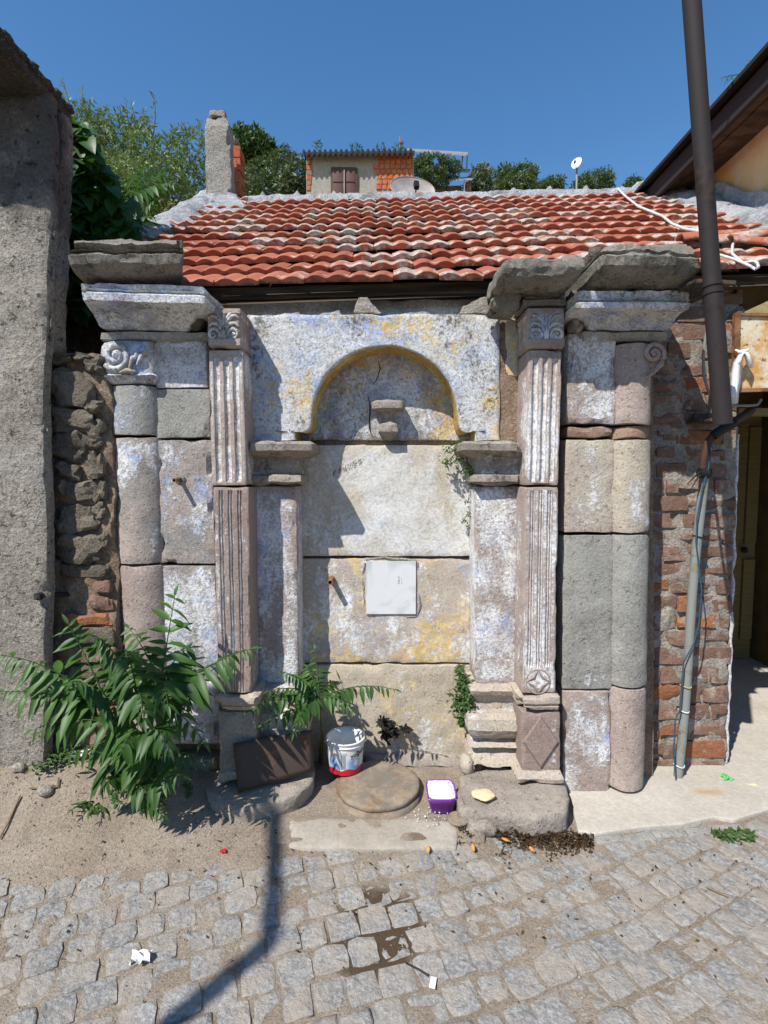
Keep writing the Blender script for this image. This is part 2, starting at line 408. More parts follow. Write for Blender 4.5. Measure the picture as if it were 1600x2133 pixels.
def tilemat():
    k = NT('terracotta_tile')
    r = k.rnd()
    c = k.mix(r, (0.30, 0.085, 0.048), (0.43, 0.155, 0.085))
    c = k.mix(k.math('MULTIPLY', k.mr(k.noise(9, 6, 0.7), 0.45, 0.7), 0.6), c, (0.30, 0.10, 0.06))
    # lichen and lime on the lower ends and hollows, uneven from tile to tile
    xyz = k.sep(k.obj)
    low = k.math('MULTIPLY', k.mr(xyz[1], 0.10, 0.02), k.mr(xyz[1], 0.004, 0.012))
    hol = k.mr(xyz[2], 0.038, 0.028)
    lm = k.math('MULTIPLY_ADD', k.noise(9, 5, 0.7, off=3), 0.9, k.math('MULTIPLY', r, 0.26))
    lm = k.math('ADD', lm, k.math('MULTIPLY', k.math('MULTIPLY', low, hol), 0.20))
    px = k.sep(k.pos)
    fresh = k.math('MULTIPLY', k.mr(px[0], -0.1, -0.75), k.mr(px[1], 3.3, 2.9))
    lm = k.math('SUBTRACT', lm, k.math('MULTIPLY', fresh, 0.28))
    li = k.mr(lm, 0.59, 0.72)
    c = k.mix(k.math('MULTIPLY', li, 0.85), c, k.mix(k.mr(k.noise(40, 3), 0.35, 0.6), (0.27, 0.25, 0.21), (0.50, 0.475, 0.42)))
    dk = k.mr(k.math('MULTIPLY_ADD', k.noise(26, 6, 0.75, off=9), 1.0, k.math('MULTIPLY', k.mr(xyz[2], 0.02, 0.0), 0.16)), 0.55, 0.68)
    c = k.mix(k.math('MULTIPLY', dk, 0.75), c, (0.06, 0.05, 0.04))
    return k.fin(c, 0.8, k.bump(k.noise(70, 4, 0.7), 0.4, 0.003), 0.25)
M['tile'] = tilemat()

def brickmat(name, a, b, pale=0.25):
    k = NT(name); r = k.rnd()
    c = k.mix(r, a, b)
    c = k.mix(k.mr(k.noise(24, 6, 0.7), 0.35, 0.7), c, k.mix(0.5, c, (0.13, 0.075, 0.05)))
    c = k.mix(k.math('MULTIPLY', k.cover(pale, 9, 7, 0.7, 0.07, 2), 0.75), c, (0.46, 0.39, 0.32))
    c = k.mix(k.math('MULTIPLY', k.cover(0.14, 6, 8, 0.7, 0.05, 7), 0.7), c, (0.10, 0.08, 0.065))
    h = k.math('MULTIPLY_ADD', k.noise(30, 5, 0.7), 1.5, k.noise(100, 4, 0.75))
    return k.fin(c, 0.93, k.bump(h, 0.9, 0.009), 0.12)
M['brick'] = brickmat('old_red_brick', (0.235, 0.145, 0.105), (0.30, 0.19, 0.14), 0.32)
M['brickhot'] = brickmat('orange_old_brick', (0.38, 0.15, 0.075), (0.42, 0.20, 0.10), 0.1)
M['hutbrick'] = brickmat('hollow_orange_brick', (0.50, 0.13, 0.055), (0.56, 0.19, 0.08), 0.08)

def rust(name, base, r1, cov, rough=0.75, metal=0.0, off=0):
    k = NT(name)
    m = k.cover(cov, 8, 8, 0.7, 0.07, off)
    c = k.mix(m, base, k.mix(k.mr(k.noise(30, 5), 0.35, 0.65), r1, (r1[0] * 0.4, r1[1] * 0.35, r1[2] * 0.35)))
    return k.fin(c, rough, k.bump(k.noise(60, 5, 0.7), 0.3, 0.002), 0.3, metal)
M['pipe'] = rust('brown_painted_pipe', (0.026, 0.020, 0.020), (0.040, 0.025, 0.020), 0.3, 0.75)
M['plate'] = rust('rusty_dark_plate', (0.075, 0.055, 0.045), (0.18, 0.09, 0.045), 0.30, 0.65, off=3)
M['conduit'] = rust('grey_steel_conduit', (0.24, 0.25, 0.235), (0.24, 0.19, 0.08), 0.3, 0.5, off=5)
M['spout'] = rust('rusty_spout', (0.30, 0.16, 0.075), (0.22, 0.10, 0.045), 0.5, 0.7)
M['corrugated'] = rust('dark_corrugated_sheet', (0.018, 0.017, 0.016), (0.03, 0.024, 0.02), 0.4, 0.9)
M['sheet'] = rust('grey_metal_sheet', (0.28, 0.27, 0.25), (0.16, 0.12, 0.09), 0.4, 0.6)

def signmat():
    k = NT('rusty_painted_panel')
    c = k.mix(k.cover(0.52, 7, 9, 0.75, 0.10, 2), (0.66, 0.60, 0.45), (0.56, 0.29, 0.07))
    c = k.mix(k.cover(0.16, 5, 8, 0.7, 0.02, 9), c, (0.05, 0.03, 0.025))
    c = k.mix(k.cover(0.22, 30, 6, 0.7, 0.03, 5), c, (0.22, 0.09, 0.03))
    return k.fin(c, 0.6, k.bump(k.noise(40), 0.3, 0.002), 0.3)
M['sign'] = signmat()

def plain(name, c, rough=0.6, spec=0.3, metal=0.0, var=0.12, scale=25, bd=0.001):
    k = NT(name); n = k.noise(scale, 5, 0.65)
    cc = k.mix(k.mr(n, 0.3, 0.7), tuple(x * (1 - var) for x in c), tuple(min(1, x * (1 + var)) for x in c))
    return k.fin(cc, rough, k.bump(n, 0.3, bd), spec, metal)
M['white'] = plain('white_plastic', (0.74, 0.74, 0.73), 0.45)
M['cable'] = plain('white_cable', (0.62, 0.60, 0.56), 0.5, var=0.2)
M['greycable'] = plain('grey_cable', (0.22, 0.21, 0.19), 0.5)
M['bluecable'] = plain('blue_cable', (0.03, 0.085, 0.13), 0.5)
M['black'] = plain('black_tape', (0.015, 0.014, 0.013), 0.5)
M['flex'] = plain('brown_flex_hose', (0.065, 0.035, 0.025), 0.55)
M['purple'] = plain('purple_plastic', (0.20, 0.035, 0.36), 0.38, 0.4, var=0.06)
M['rice'] = plain('white_rice', (0.82, 0.80, 0.76), 0.7, var=0.08, scale=90, bd=0.003)
M['bread'] = plain('pale_bread', (0.74, 0.58, 0.33), 0.85, var=0.15, scale=60, bd=0.003)
M['paper'] = plain('crumpled_paper', (0.70, 0.69, 0.67), 0.8, var=0.12)
M['redprint'] = plain('red_print', (0.50, 0.03, 0.03), 0.5)
M['ink'] = plain('marker_ink', (0.03, 0.03, 0.035), 0.7)
M['faintink'] = plain('faded_ink', (0.22, 0.20, 0.19), 0.8)
M['green'] = plain('green_wrapper', (0.12, 0.45, 0.14), 0.4)
M['orangepeel'] = plain('orange_peel', (0.62, 0.27, 0.06), 0.7)
M['dish'] = plain('dish_enamel', (0.36, 0.31, 0.28), 0.45, var=0.18, scale=7)
M['dishwhite'] = plain('white_dish', (0.80, 0.80, 0.80), 0.4)
M['curtain'] = plain('maroon_shutter', (0.10, 0.045, 0.04), 0.6)
M['cord'] = plain('yellow_twine', (0.50, 0.36, 0.12), 0.8)
M['marblemark'] = plain('incised_marble', (0.56, 0.56, 0.545), 0.6)
M['ochre_shaded'] = plain('ochre_paint_shaded', (0.17, 0.11, 0.04), 0.9, var=0.25, scale=4, bd=0.004)  # darkened copy of the ochre paint, corridor shade put into the colour
M['steel'] = plain('grey_lamp_post_steel', (0.30, 0.30, 0.29), 0.5)

def marble():
    k = NT('white_marble')
    n = k.noise(5, 8, 0.6, dist=1.5)
    c = k.mix(k.mr(n, 0.42, 0.62), (0.66, 0.67, 0.66), (0.50, 0.52, 0.52))
    c = k.mix(k.math('MULTIPLY', k.cover(0.12, 12, 6, 0.7, 0.05, 3), 0.3), c, (0.5, 0.45, 0.36))
    return k.fin(c, 0.45, k.bump(k.noise(30, 5, 0.7), 0.2, 0.002), 0.35)
M['marble'] = marble()

def leafmat(name, a, b, rough=0.45, trans=0.25):
    k = NT(name)
    n = k.noise(18, 4, 0.6); r = k.rnd()
    c = k.mix(k.math('MULTIPLY_ADD', r, 0.35, k.math('MULTIPLY', n, 0.75)), a, b)
    k.fin(c, rough, None, 0.35)
    tr = k.n('ShaderNodeBsdfTranslucent'); k.l(k.mix(1.0, c, (1.5, 1.9, 0.6), 'MULTIPLY'), tr.inputs[0])
    ms = k.n('ShaderNodeMixShader'); ms.inputs[0].default_value = trans
    k.l(k.b.outputs[0], ms.inputs[1]); k.l(tr.outputs[0], ms.inputs[2]); k.l(ms.outputs[0], k.out.inputs[0])
    return k.m
M['ailanthus'] = leafmat('tree_of_heaven_leaf', (0.015, 0.052, 0.012), (0.078, 0.165, 0.032), 0.45, 0.28)
M['willow'] = leafmat('almond_leaf', (0.06, 0.095, 0.028), (0.16, 0.20, 0.075))
M['vine'] = leafmat('vine_leaf', (0.012, 0.04, 0.010), (0.07, 0.16, 0.02))
M['pine'] = leafmat('pine_needles', (0.025, 0.06, 0.012), (0.06, 0.115, 0.022), 0.6, 0.12)
M['olive'] = leafmat('olive_leaf', (0.05, 0.07, 0.035), (0.11, 0.135, 0.07), 0.5, 0.15)
M['oak'] = leafmat('dark_oak_leaf', (0.035, 0.058, 0.02), (0.095, 0.13, 0.045), 0.5, 0.2)
M['herb'] = leafmat('herb_leaf', (0.03, 0.075, 0.02), (0.08, 0.14, 0.04))
M['bark'] = wood('bark', (0.07, 0.05, 0.035), (0.16, 0.12, 0.085), 0.95)
M['stem'] = plain('green_brown_stem', (0.10, 0.10, 0.03), 0.6)
M['drystem'] = plain('dry_twig', (0.22, 0.15, 0.085), 0.85)
M['deadblack'] = plain('withered_black_leaf', (0.012, 0.011, 0.009), 0.7)
def debris():
    k = NT('rotting_leaf_litter'); c = k.mix(k.mr(k.noise(45, 4, 0.7), 0.35, 0.65), (0.018, 0.013, 0.009), (0.10, 0.06, 0.03))
    c = k.mix(k.mr(k.noise(28, 3, 0.6, off=4), 0.66, 0.72), c, (0.34, 0.21, 0.08))
    return k.fin(c, 0.9, None, 0.15)
M['debris'] = debris()

def groundmat():
    k = NT('sandy_ground')
    c = k.mix(k.mr(k.noise(3.5, 8, 0.65), 0.35, 0.65), (0.33, 0.268, 0.205), (0.41, 0.345, 0.272))
    c = k.mix(1.0, c, k.mix(k.mr(k.noise(120, 5, 0.75), 0.3, 0.7), (0.62, 0.62, 0.62), (1.22, 1.2, 1.18)), 'MULTIPLY')
    c = k.mix(k.math('MULTIPLY', k.mr(k.noise(190, 2, 0.5, off=3), 0.66, 0.72), 0.5), c, (0.62, 0.56, 0.48))
    c = k.mix(k.math('MULTIPLY', k.cover(0.20, 8, 7, 0.7, 0.07, 6), 0.5), c, (0.16, 0.12, 0.085))
    c = k.mix(k.math('MULTIPLY', k.cover(0.34, 2.2, 8, 0.7, 0.10, 16), 0.4), c, (0.22, 0.165, 0.12))
    # damp dark earth in the joints near the drain (a spill with its own shape)
    p = k.sep(k.pos)
    dx = k.math('SUBTRACT', p[0], -0.025); dy = k.math('SUBTRACT', p[1], 1.685)
    d2 = k.math('SQRT', k.math('ADD', k.math('POWER', k.math('MULTIPLY', dx, 1.0), 2.0), k.math('POWER', k.math('MULTIPLY', dy, 0.85), 2.0)))
    dd = k.math('MULTIPLY_ADD', k.noise(14, 6, 0.7, off=2), 0.16, d2)
    c = k.mix(k.mr(dd, 0.28, 0.20), c, (0.105, 0.072, 0.045))
    bx = k.math('SUBTRACT', p[0], 0.15); by = k.math('SUBTRACT', p[1], 2.05)
    d3 = k.math('SQRT', k.math('ADD', k.math('POWER', k.math('MULTIPLY', bx, 2.2), 2.0), k.math('POWER', by, 2.0)))
    c = k.mix(k.mr(k.math('MULTIPLY_ADD', k.noise(18, 6, 0.7, off=12), 0.2, d3), 0.25, 0.15, 0, 0.7), c, (0.17, 0.12, 0.08))
    h = k.math('MULTIPLY_ADD', k.noise(35, 6, 0.7), 1.2, k.noise(140, 4, 0.8))
    return k.fin(c, 0.97, k.bump(h, 0.9, 0.007), 0.08)
M['ground'] = groundmat()
def settmat():
    k = NT('granite_sett'); r = k.rnd()
    c = k.mix(r, (0.285, 0.277, 0.265), (0.355, 0.346, 0.33))
    c = k.mix(k.mr(k.noise(75, 4, 0.7), 0.4, 0.62), k.mix(1.0, c, (0.72, 0.72, 0.73), 'MULTIPLY'), k.mix(1.0, c, (1.22, 1.22, 1.22), 'MULTIPLY'))
    c = k.mix(k.math('MULTIPLY', k.mr(k.noise(12, 5, 0.7, off=2), 0.55, 0.68), 0.45), c, (0.14, 0.135, 0.13))
    sand = k.math('MULTIPLY', k.mr(k.math('MULTIPLY_ADD', r, 0.05, k.noise(7, 8, 0.75)), 0.42, 0.64), 0.78)
    c = k.mix(sand, c, (0.37, 0.315, 0.255))
    h = k.math('MULTIPLY_ADD', k.noise(24, 5, 0.7), 1.8, k.noise(110, 4, 0.75))
    return k.fin(c, 0.85, k.bump(h, 0.8, 0.008), 0.2)
M['sett'] = settmat()
def concrete(name, a, b, stain=True):
    k = NT(name)
    c = k.mix(k.mr(k.noise(2.6, 7, 0.62), 0.3, 0.7), a, b)
    c = k.mix(1.0, c, k.mix(k.mr(k.noise(60, 5, 0.7), 0.3, 0.7), (0.86, 0.86, 0.86), (1.08, 1.08, 1.08)), 'MULTIPLY')
    c = k.mix(k.math('MULTIPLY', k.cover(0.2, 3.5, 9, 0.72, 0.08, 3), 0.5), c, (0.36, 0.30, 0.24))
    if stain:
        p = k.sep(k.pos); q = G(1478, 1660, 0.0)
        dx = k.math('SUBTRACT', p[0], q.x); dy = k.math('SUBTRACT', p[1], q.y)
        d = k.math('SQRT', k.math('ADD', k.math('POWER', k.math('MULTIPLY', dx, 0.8), 2.0), k.math('POWER', k.math('MULTIPLY', dy, 2.2), 2.0)))
        d = k.math('MULTIPLY_ADD', k.noise(12, 5, 0.7), 0.1, d)
        c = k.mix(k.mr(d, 0.14, 0.05, 0, 0.7), c, (0.42, 0.22, 0.07))
    return k.fin(c, 0.88, k.bump(k.math('MULTIPLY_ADD', k.noise(6, 6, 0.6), 2.0, k.noise(70, 4, 0.7)), 0.5, 0.006), 0.15)
M['apron'] = concrete('pale_screed', (0.45, 0.405, 0.34), (0.53, 0.485, 0.415))
M['kerb'] = concrete('worn_concrete', (0.34, 0.30, 0.245), (0.43, 0.385, 0.325), False)
def hillmat():
    k = NT('dry_grass_hill')
    c = k.mix(k.mr(k.noise(1.5, 8, 0.7), 0.35, 0.65), (0.30, 0.215, 0.09), (0.42, 0.32, 0.16))
    return k.fin(c, 0.95, k.bump(k.noise(9, 8, 0.8), 1.0, 0.1), 0.05)
M['hill'] = hillmat()
def covermat():
    k = NT('earthy_cast_cover')
    c = k.mix(k.mr(k.noise(9, 7, 0.7), 0.4, 0.6), (0.20, 0.175, 0.145), (0.32, 0.25, 0.18))
    c = k.mix(k.cover(0.35, 6, 7, 0.7, 0.1, 4), c, (0.19, 0.12, 0.075))
    return k.fin(c, 0.93, k.bump(k.noise(50, 6, 0.75), 0.8, 0.005), 0.12)
M['cover'] = covermat()
# ------------------------------------------------------------------ setting: ground, pavement, apron, hill
random.seed(5)
def gz(X, Y):
    z = 0.0042 + 0.0020 * mn.noise(Vector((X * 3, Y * 3, 0))) + 0.0035 * mn.noise(Vector((X * 11, Y * 11, 3)))
    z += (0.002 + 0.010 * sst(-0.35, -0.8, X)) * sst(1.90, 2.16, Y + 0.10 * mn.noise(Vector((X * 2.2, 1.7, 0))) - 0.12 * sst(0.5, 1.2, X) + 0.05 * sst(-0.4, -1.2, X))
    b = sst(1.85, 2.45, Y) * sst(-0.45, -1.75, X)
    z += b * (0.27 + 0.03 * mn.noise(Vector((X * 4, Y * 4, 9)))) + sst(1.9, 2.2, Y) * sst(-0.3, -0.6, X) * 0.02
    if X < -0.4 and Y > 1.9: z += 0.010 * mn.noise(Vector((X * 16, Y * 16, 5)))
    z -= 0.10 * sst(2.9, 3.2, Y)
    return z
xs = [-90, -45, -22, -12, -7, -5] + [-4 + i * 0.032 for i in range(251)] + [5, 7, 12, 22, 45, 90]
ys = [-90, -40, -18, -8, -4, -2, -1, -0.4] + [0.2 + i * 0.03 for i in range(94)] + [3.4, 4, 5, 6.2]
g = MB(); g.grid([[Vector((x, y, gz(x, y) if -0.5 < y < 4 and abs(x) < 4.2 else -0.03 - (0.1 if y > 3 else 0))) for x in xs] for y in ys])
ground = struct(g.build('ground', M['ground'], None, recalc=False, origin=(0, 0, 0)))
# hillside behind the houses
hp = [(6.2, -0.1), (8, 2.2), (10, 4.0), (14, 7.2), (19, 10.1), (26, 14.2), (34, 18), (45, 21), (80, 24), (200, 20), (400, -5)]
def hz(Y):
    for i in range(len(hp) - 1):
        if hp[i][0] <= Y <= hp[i + 1][0]:
            return lerp(hp[i][1], hp[i + 1][1], (Y - hp[i][0]) / (hp[i + 1][0] - hp[i][0]))
    return 0
def hillz(X, Y): return hz(Y) + 0.5 * sst(7, 12, Y) * mn.noise(Vector((X * 0.2, Y * 0.2, 4))) + 0.12 * mn.noise(Vector((X, Y, 4))) - 0.06 * max(0, X - 2) * sst(10, 25, Y) 
hx = [-200, -90, -45] + [-25 + i * 1.0 for i in range(61)] + [60, 120, 200]
hy = [6.2 + i * 0.7 for i in range(41)] + [38, 45, 60, 80, 130, 200, 400]
g = MB(); g.grid([[Vector((x, y, hillz(x, y))) for x in hx] for y in hy])
struct(g.build('hill', M['hill'], None, recalc=False, origin=(0, 6.2, 0)))

# granite setts, laid in shallow arcs
def sett_template(seed):
    r = random.Random(seed)
    n = 12; out = []
    for i in range(n):
        th = 2 * pi * i / n + 0.26
        c_, s_ = cos(th), sin(th); k = 1.0 / (abs(c_) ** 7 + abs(s_) ** 7) ** (1 / 7)
        q = k * (1 + r.uniform(-0.09, 0.05)); out.append((c_ * q * 0.5, s_ * q * 0.5))
    mb = MB()
    rings = [[Vector((a * s_, b * s_, z + (r.uniform(-0.03, 0.03) if z > 0.02 else 0))) for (a, b) in out] for (s_, z) in ((1.0, -0.35), (0.995, 0.04), (0.97, 0.092), (0.7, 0.10))]
    mb.grid(rings, True)
    mb.add(rings[-1] + [Vector((0, 0, 0.10 + r.uniform(-0.02, 0.04)))], [(i, (i + 1) % n, n) for i in range(n)])
    me = bpy.data.meshes.new('sett'); me.from_pydata(mb.v, [], mb.f)
    bm = bmesh.new(); bm.from_mesh(me); bmesh.ops.remove_doubles(bm, verts=bm.verts, dist=1e-5); bmesh.ops.recalc_face_normals(bm, faces=bm.faces); bm.to_mesh(me); bm.free()
    me.polygons.foreach_set('use_smooth', [abs(p.normal.z) < 0.8 for p in me.polygons]); me.materials.append(M['sett']); return me
ST = [sett_template(i) for i in range(8)]
setts = []
PW = 0.104
def edgeY(X): return 2.13 - 0.07 * (-0.55 < X < 0.42) + 0.03 * mn.noise(Vector((X * 3, 0, 8))) + 0.14 * sst(0.5, 1.6, X) - 0.09 * sst(-0.5, -1.2, X)
for j in range(-22, 26):
    x = -3.2 + random.uniform(0, PW)
    while x < 3.4:
        wd = PW * random.uniform(0.84, 1.2)
        xc = x + wd / 2 * 0.93; x += wd * 0.93
        y = 0.70 + j * (PW * 1.10) + 0.24 * xc + 0.11 * xc * abs(xc) + random.uniform(-0.008, 0.008)
        sl_ = 0.24 + 0.22 * abs(xc)
        if y < 0.3 or y > edgeY(xc): continue
        if 0.62 < xc < 0.95 and y > 2.02: continue
        setts.append((xc, y, wd * random.uniform(0.93, 1.0), PW * random.uniform(0.92, 1.03), atan2(sl_, 1) + random.uniform(-0.06, 0.06), random.uniform(-0.0045, 0.0025), random.randrange(8)))
def inview(s):
    t = s[1]; return abs(s[0]) < 0.74 * (t * 0.997 + 0.11) + 0.05 and s[1] > 1.38
setts.sort(key=lambda s: (0 if inview(s) else 1, s[1]))
rest = MB()
for i, (x, y, wx, wy, a, dz_, k) in enumerate(setts):
    Mx = Matrix.Translation((x, y, dz_)) @ Matrix.Rotation(a, 4, 'Z') @ Matrix.Rotation(random.uniform(-0.04, 0.04), 4, 'X') @ Matrix.Rotation(random.uniform(-0.04, 0.04), 4, 'Y') @ Matrix.Diagonal((wx, wy, 0.09, 1))
    if i < 300 and inview(setts[i]):
        o = bpy.data.objects.new('sett', ST[k]); col.objects.link(o); o.parent = ground; o.matrix_local = Mx
    else:
        me = ST[k]; rest.add([Mx @ v.co for v in me.vertices], [list(p.vertices) for p in me.polygons])
if rest.v: stuff(rest.build('sett_field', M['sett'], ground))

# pale screed apron on the right, running into the doorway
def poly_sheet(name, mat, px, z, thick, seed, amp=0.004):
    return prism(name, mat, None, [Vector((q[0], q[1], z)) for q in px], z - thick, seed, amp, 0.006, 5, 0.0, 6)
ap = [G(1190, 1665, 0.012), G(1196, 1700, 0.012), G(1205, 1736, 0.012), G(1240, 1742, 0.012), G(1330, 1728, 0.012), G(1420, 1722, 0.012), G(1490, 1706, 0.012), G(1530, 1712, 0.012), G(1600, 1690, 0.012)]
ap = [Vector((q.x, q.y, 0)) for q in ap] + [Vector((2.6, 2.3, 0)), Vector((3.4, 2.34, 0)), Vector((3.4, 4.6, 0)), Vector((0.8, 4.6, 0))]
struct(poly_sheet('concrete_apron', M['apron'], ap, 0.024, 0.08, 3, 0.002))
# row of thin edging stones beside the apron
for i in range(5):
    a = 1240 + i * 62
    c = G(a + 30, 1752 - i * 6 + random.uniform(-3, 3), 0.0)
    hw = random.uniform(0.055, 0.07)
    edg = [Vector((c.x + sx * hw, c.y + sy * 0.022 + sx * 0.006 + random.uniform(-0.006, 0.006), 0.012)) for sx, sy in ((-1, -1), (1, -1), (1, 1), (-1, 1))]
    prism('edging_stone', M['grey'], ground, edg, -0.04, i, 0.004, 0.006, 2)
# worn concrete step between the slabs, and the earth floor of the trough
kb = [G(a, b, 0.024) for a, b in ((603, 1758), (650, 1766), (720, 1765), (800, 1768), (880, 1766), (952, 1766), (956, 1740), (950, 1710), (880, 1704), (800, 1702), (700, 1703), (602, 1704))]
kstep = struct(prism('concrete_step', M['kerb'], None, kb, -0.05, 7, 0.008, 0.012, 5, 0.02))
kb = [G(440, 1740, 0.012), G(600, 1755, 0.012), G(598, 1712, 0.012), G(470, 1710, 0.012)]
struct(prism('broken_concrete_edge', M['kerb'], None, [Vector((q.x, q.y, 0.016)) for q in kb], -0.05, 8, 0.008, 0.01, 4))
fl = [Vector((-0.55, 2.08, 0)), Vector((0.42, 2.10, 0)), Vector((0.55, 2.75, 0)), Vector((-0.6, 2.75, 0))]
struct(prism('trough_floor', M['ground'], None, [Vector((q.x, q.y, 0.022)) for q in fl], -0.05, 9, 0.007, 0.01, 6))

# ------------------------------------------------------------------ the stone fountain
random.seed(11)
F = thing('stone_fountain', 'weathered stone fountain with arched niche, fluted pilasters and flaking blue and white wash', 'fountain', (0.0, 2.5, 0.0))
def B(name, mat, rows, yb=2.60, **k): return loft(name, M[mat], F, rows, yb, **k)
def blk(name, mat, x0, x1, y0, y1, Y, yb=2.62, lean=0.0, **k):
    return B(name, mat, [(y0, x0, x1, Y), (y1, x0 + lean * (y1 - y0), x1 + lean * (y1 - y0), Y)], yb, **k)
# hidden masonry core, with earth mortar showing in the joints
def core(x0, x1, y0, y1, Y, yb): return loft('mortar_core', M['mortar'], F, [(y0, x0, x1, Y), (y1, x0, x1, Y)], yb, nx=16, dz=0.05, amp=0.008, chip=0)
core(212, 612, 700, 1660, 2.565, 2.95); core(1000, 1362, 650, 1660, 2.565, 2.95); core(425, 1180, 662, 722, 2.60, 2.95)
core(560, 1060, 716, 1640, 2.745, 2.95)

# left half column and blocks
HC = dict(shape='half', nx=14, chip=0.012, bulge=0.075, corner=0.005)
B('capital', 'cornice', [(708, 206, 320, 2.40), (740, 206, 320, 2.39), (778, 214, 321, 2.40), (781, 212, 322, 2.385), (792, 214, 322, 2.385), (798, 219, 322, 2.40)], 2.6, nx=12, corner=0.018)
B('column_drum', 'washgrey', [(802, 216, 321, 2.40), (905, 219, 323, 2.40)], 2.6, **HC)
B('column_drum', 'washblue', [(911, 220, 325, 2.40), (1176, 231, 333, 2.40)], 2.6, **HC)
B('column_drum', 'pink', [(1180, 233, 334, 2.40), (1412, 246, 344, 2.40)], 2.6, **HC)
B('column_drum', 'pink', [(1416, 246, 344, 2.40), (1640, 256, 352, 2.40)], 2.6, **HC)
blk('stone_block', 'wash', 321, 430, 697, 807, 2.445, lean=0.02)
blk('stone_block', 'grey', 322, 437, 811, 912, 2.445, lean=0.015)
blk('stone_block', 'washblue', 325, 441, 917, 1175, 2.445, lean=0.028, chip=0.05)
blk('stone_block', 'washblue', 334, 448, 1179, 1416, 2.445, lean=0.04)
blk('stone_block', 'wash', 345, 455, 1420, 1552, 2.445, lean=0.06, chip=0.08, corner=0.014)
blk('stone_block', 'grey', 353, 445, 1582, 1646, 2.47, lean=0.04, chip=0.05, corner=0.014)
# left entablature
B('entablature_block', 'neck', [(690, 206, 434, 2.41), (706, 207, 434, 2.42), (711, 210, 434, 2.43)], 2.62, nx=18)
B('cornice', 'cornice', [(591, 165, 426, 2.255), (604, 165, 427, 2.25), (607, 169, 424, 2.268), (610, 169, 424, 2.268), (613, 165, 427, 2.245), (628, 168, 427, 2.25), (640, 179, 420, 2.30), (655, 192, 406, 2.36), (672, 200, 396, 2.39), (686, 206, 390, 2.405)], 2.66, nx=26, corner=0.008, chip=0.03, tilt=-0.03, dz=0.012)
B('crown_stone', 'crown', [(497, 150, 380, 2.22), (508, 142, 381, 2.19), (520, 141, 381, 2.19), (523, 146, 379, 2.212), (527, 146, 379, 2.21), (530, 143, 381, 2.19), (548, 146, 380, 2.20), (570, 156, 379, 2.24), (589, 175, 377, 2.30)], 2.62, back=(0.0, -0.17), nx=34, corner=0.012, amp=0.010, chip=0.11, dz=0.010)
lump('packing_stone', M['rubble'], F, P(408, 665, 2.44), (0.045, 0.05, 0.055), 4)
lump('packing_stone', M['greymortar'], F, P(440, 636, 2.5), (0.03, 0.03, 0.02), 5)
# volute on the left capital
def spiral(cx, cy, r0, turns, Y, rr, start=0.0, dirn=1, n=46):
    pts = []
    for i in range(n):
        t = i / (n - 1); th = start + dirn * turns * 2 * pi * t; r = r0 * (1 - 0.86 * t)
        pts.append(P(cx + cos(th) * r, cy + sin(th) * r, Y))
    return pts
def relief(name, mat, paths, parent=F, n=6):
    mb = MB()
    for pts, r in paths: mb.tube(pts, r, n)
    return mb.build(name, M[mat], parent)
relief('volute', 'cornice', [(spiral(241, 740, 30, 1.7, 2.388, 0, start=2.4, dirn=-1), 0.0125), ([P(241, 740, 2.39), P(241, 740, 2.37)], [0.016, 0.011])], n=8)
relief('acanthus_carving', 'cornice', [([P(270 + 8 * i, 768 - 13 * (i % 2) - 4 * i, 2.388), P(276 + 9 * i, 745 - 8 * i % 14, 2.380), P(290 + 6 * i, 740 - 5 * i, 2.39)], [0.006, 0.011, 0.005]) for i in range(4)] + [([P(250, 776, 2.386), P(264, 772, 2.378), P(282, 774, 2.388)], [0.006, 0.013, 0.006])], n=7)

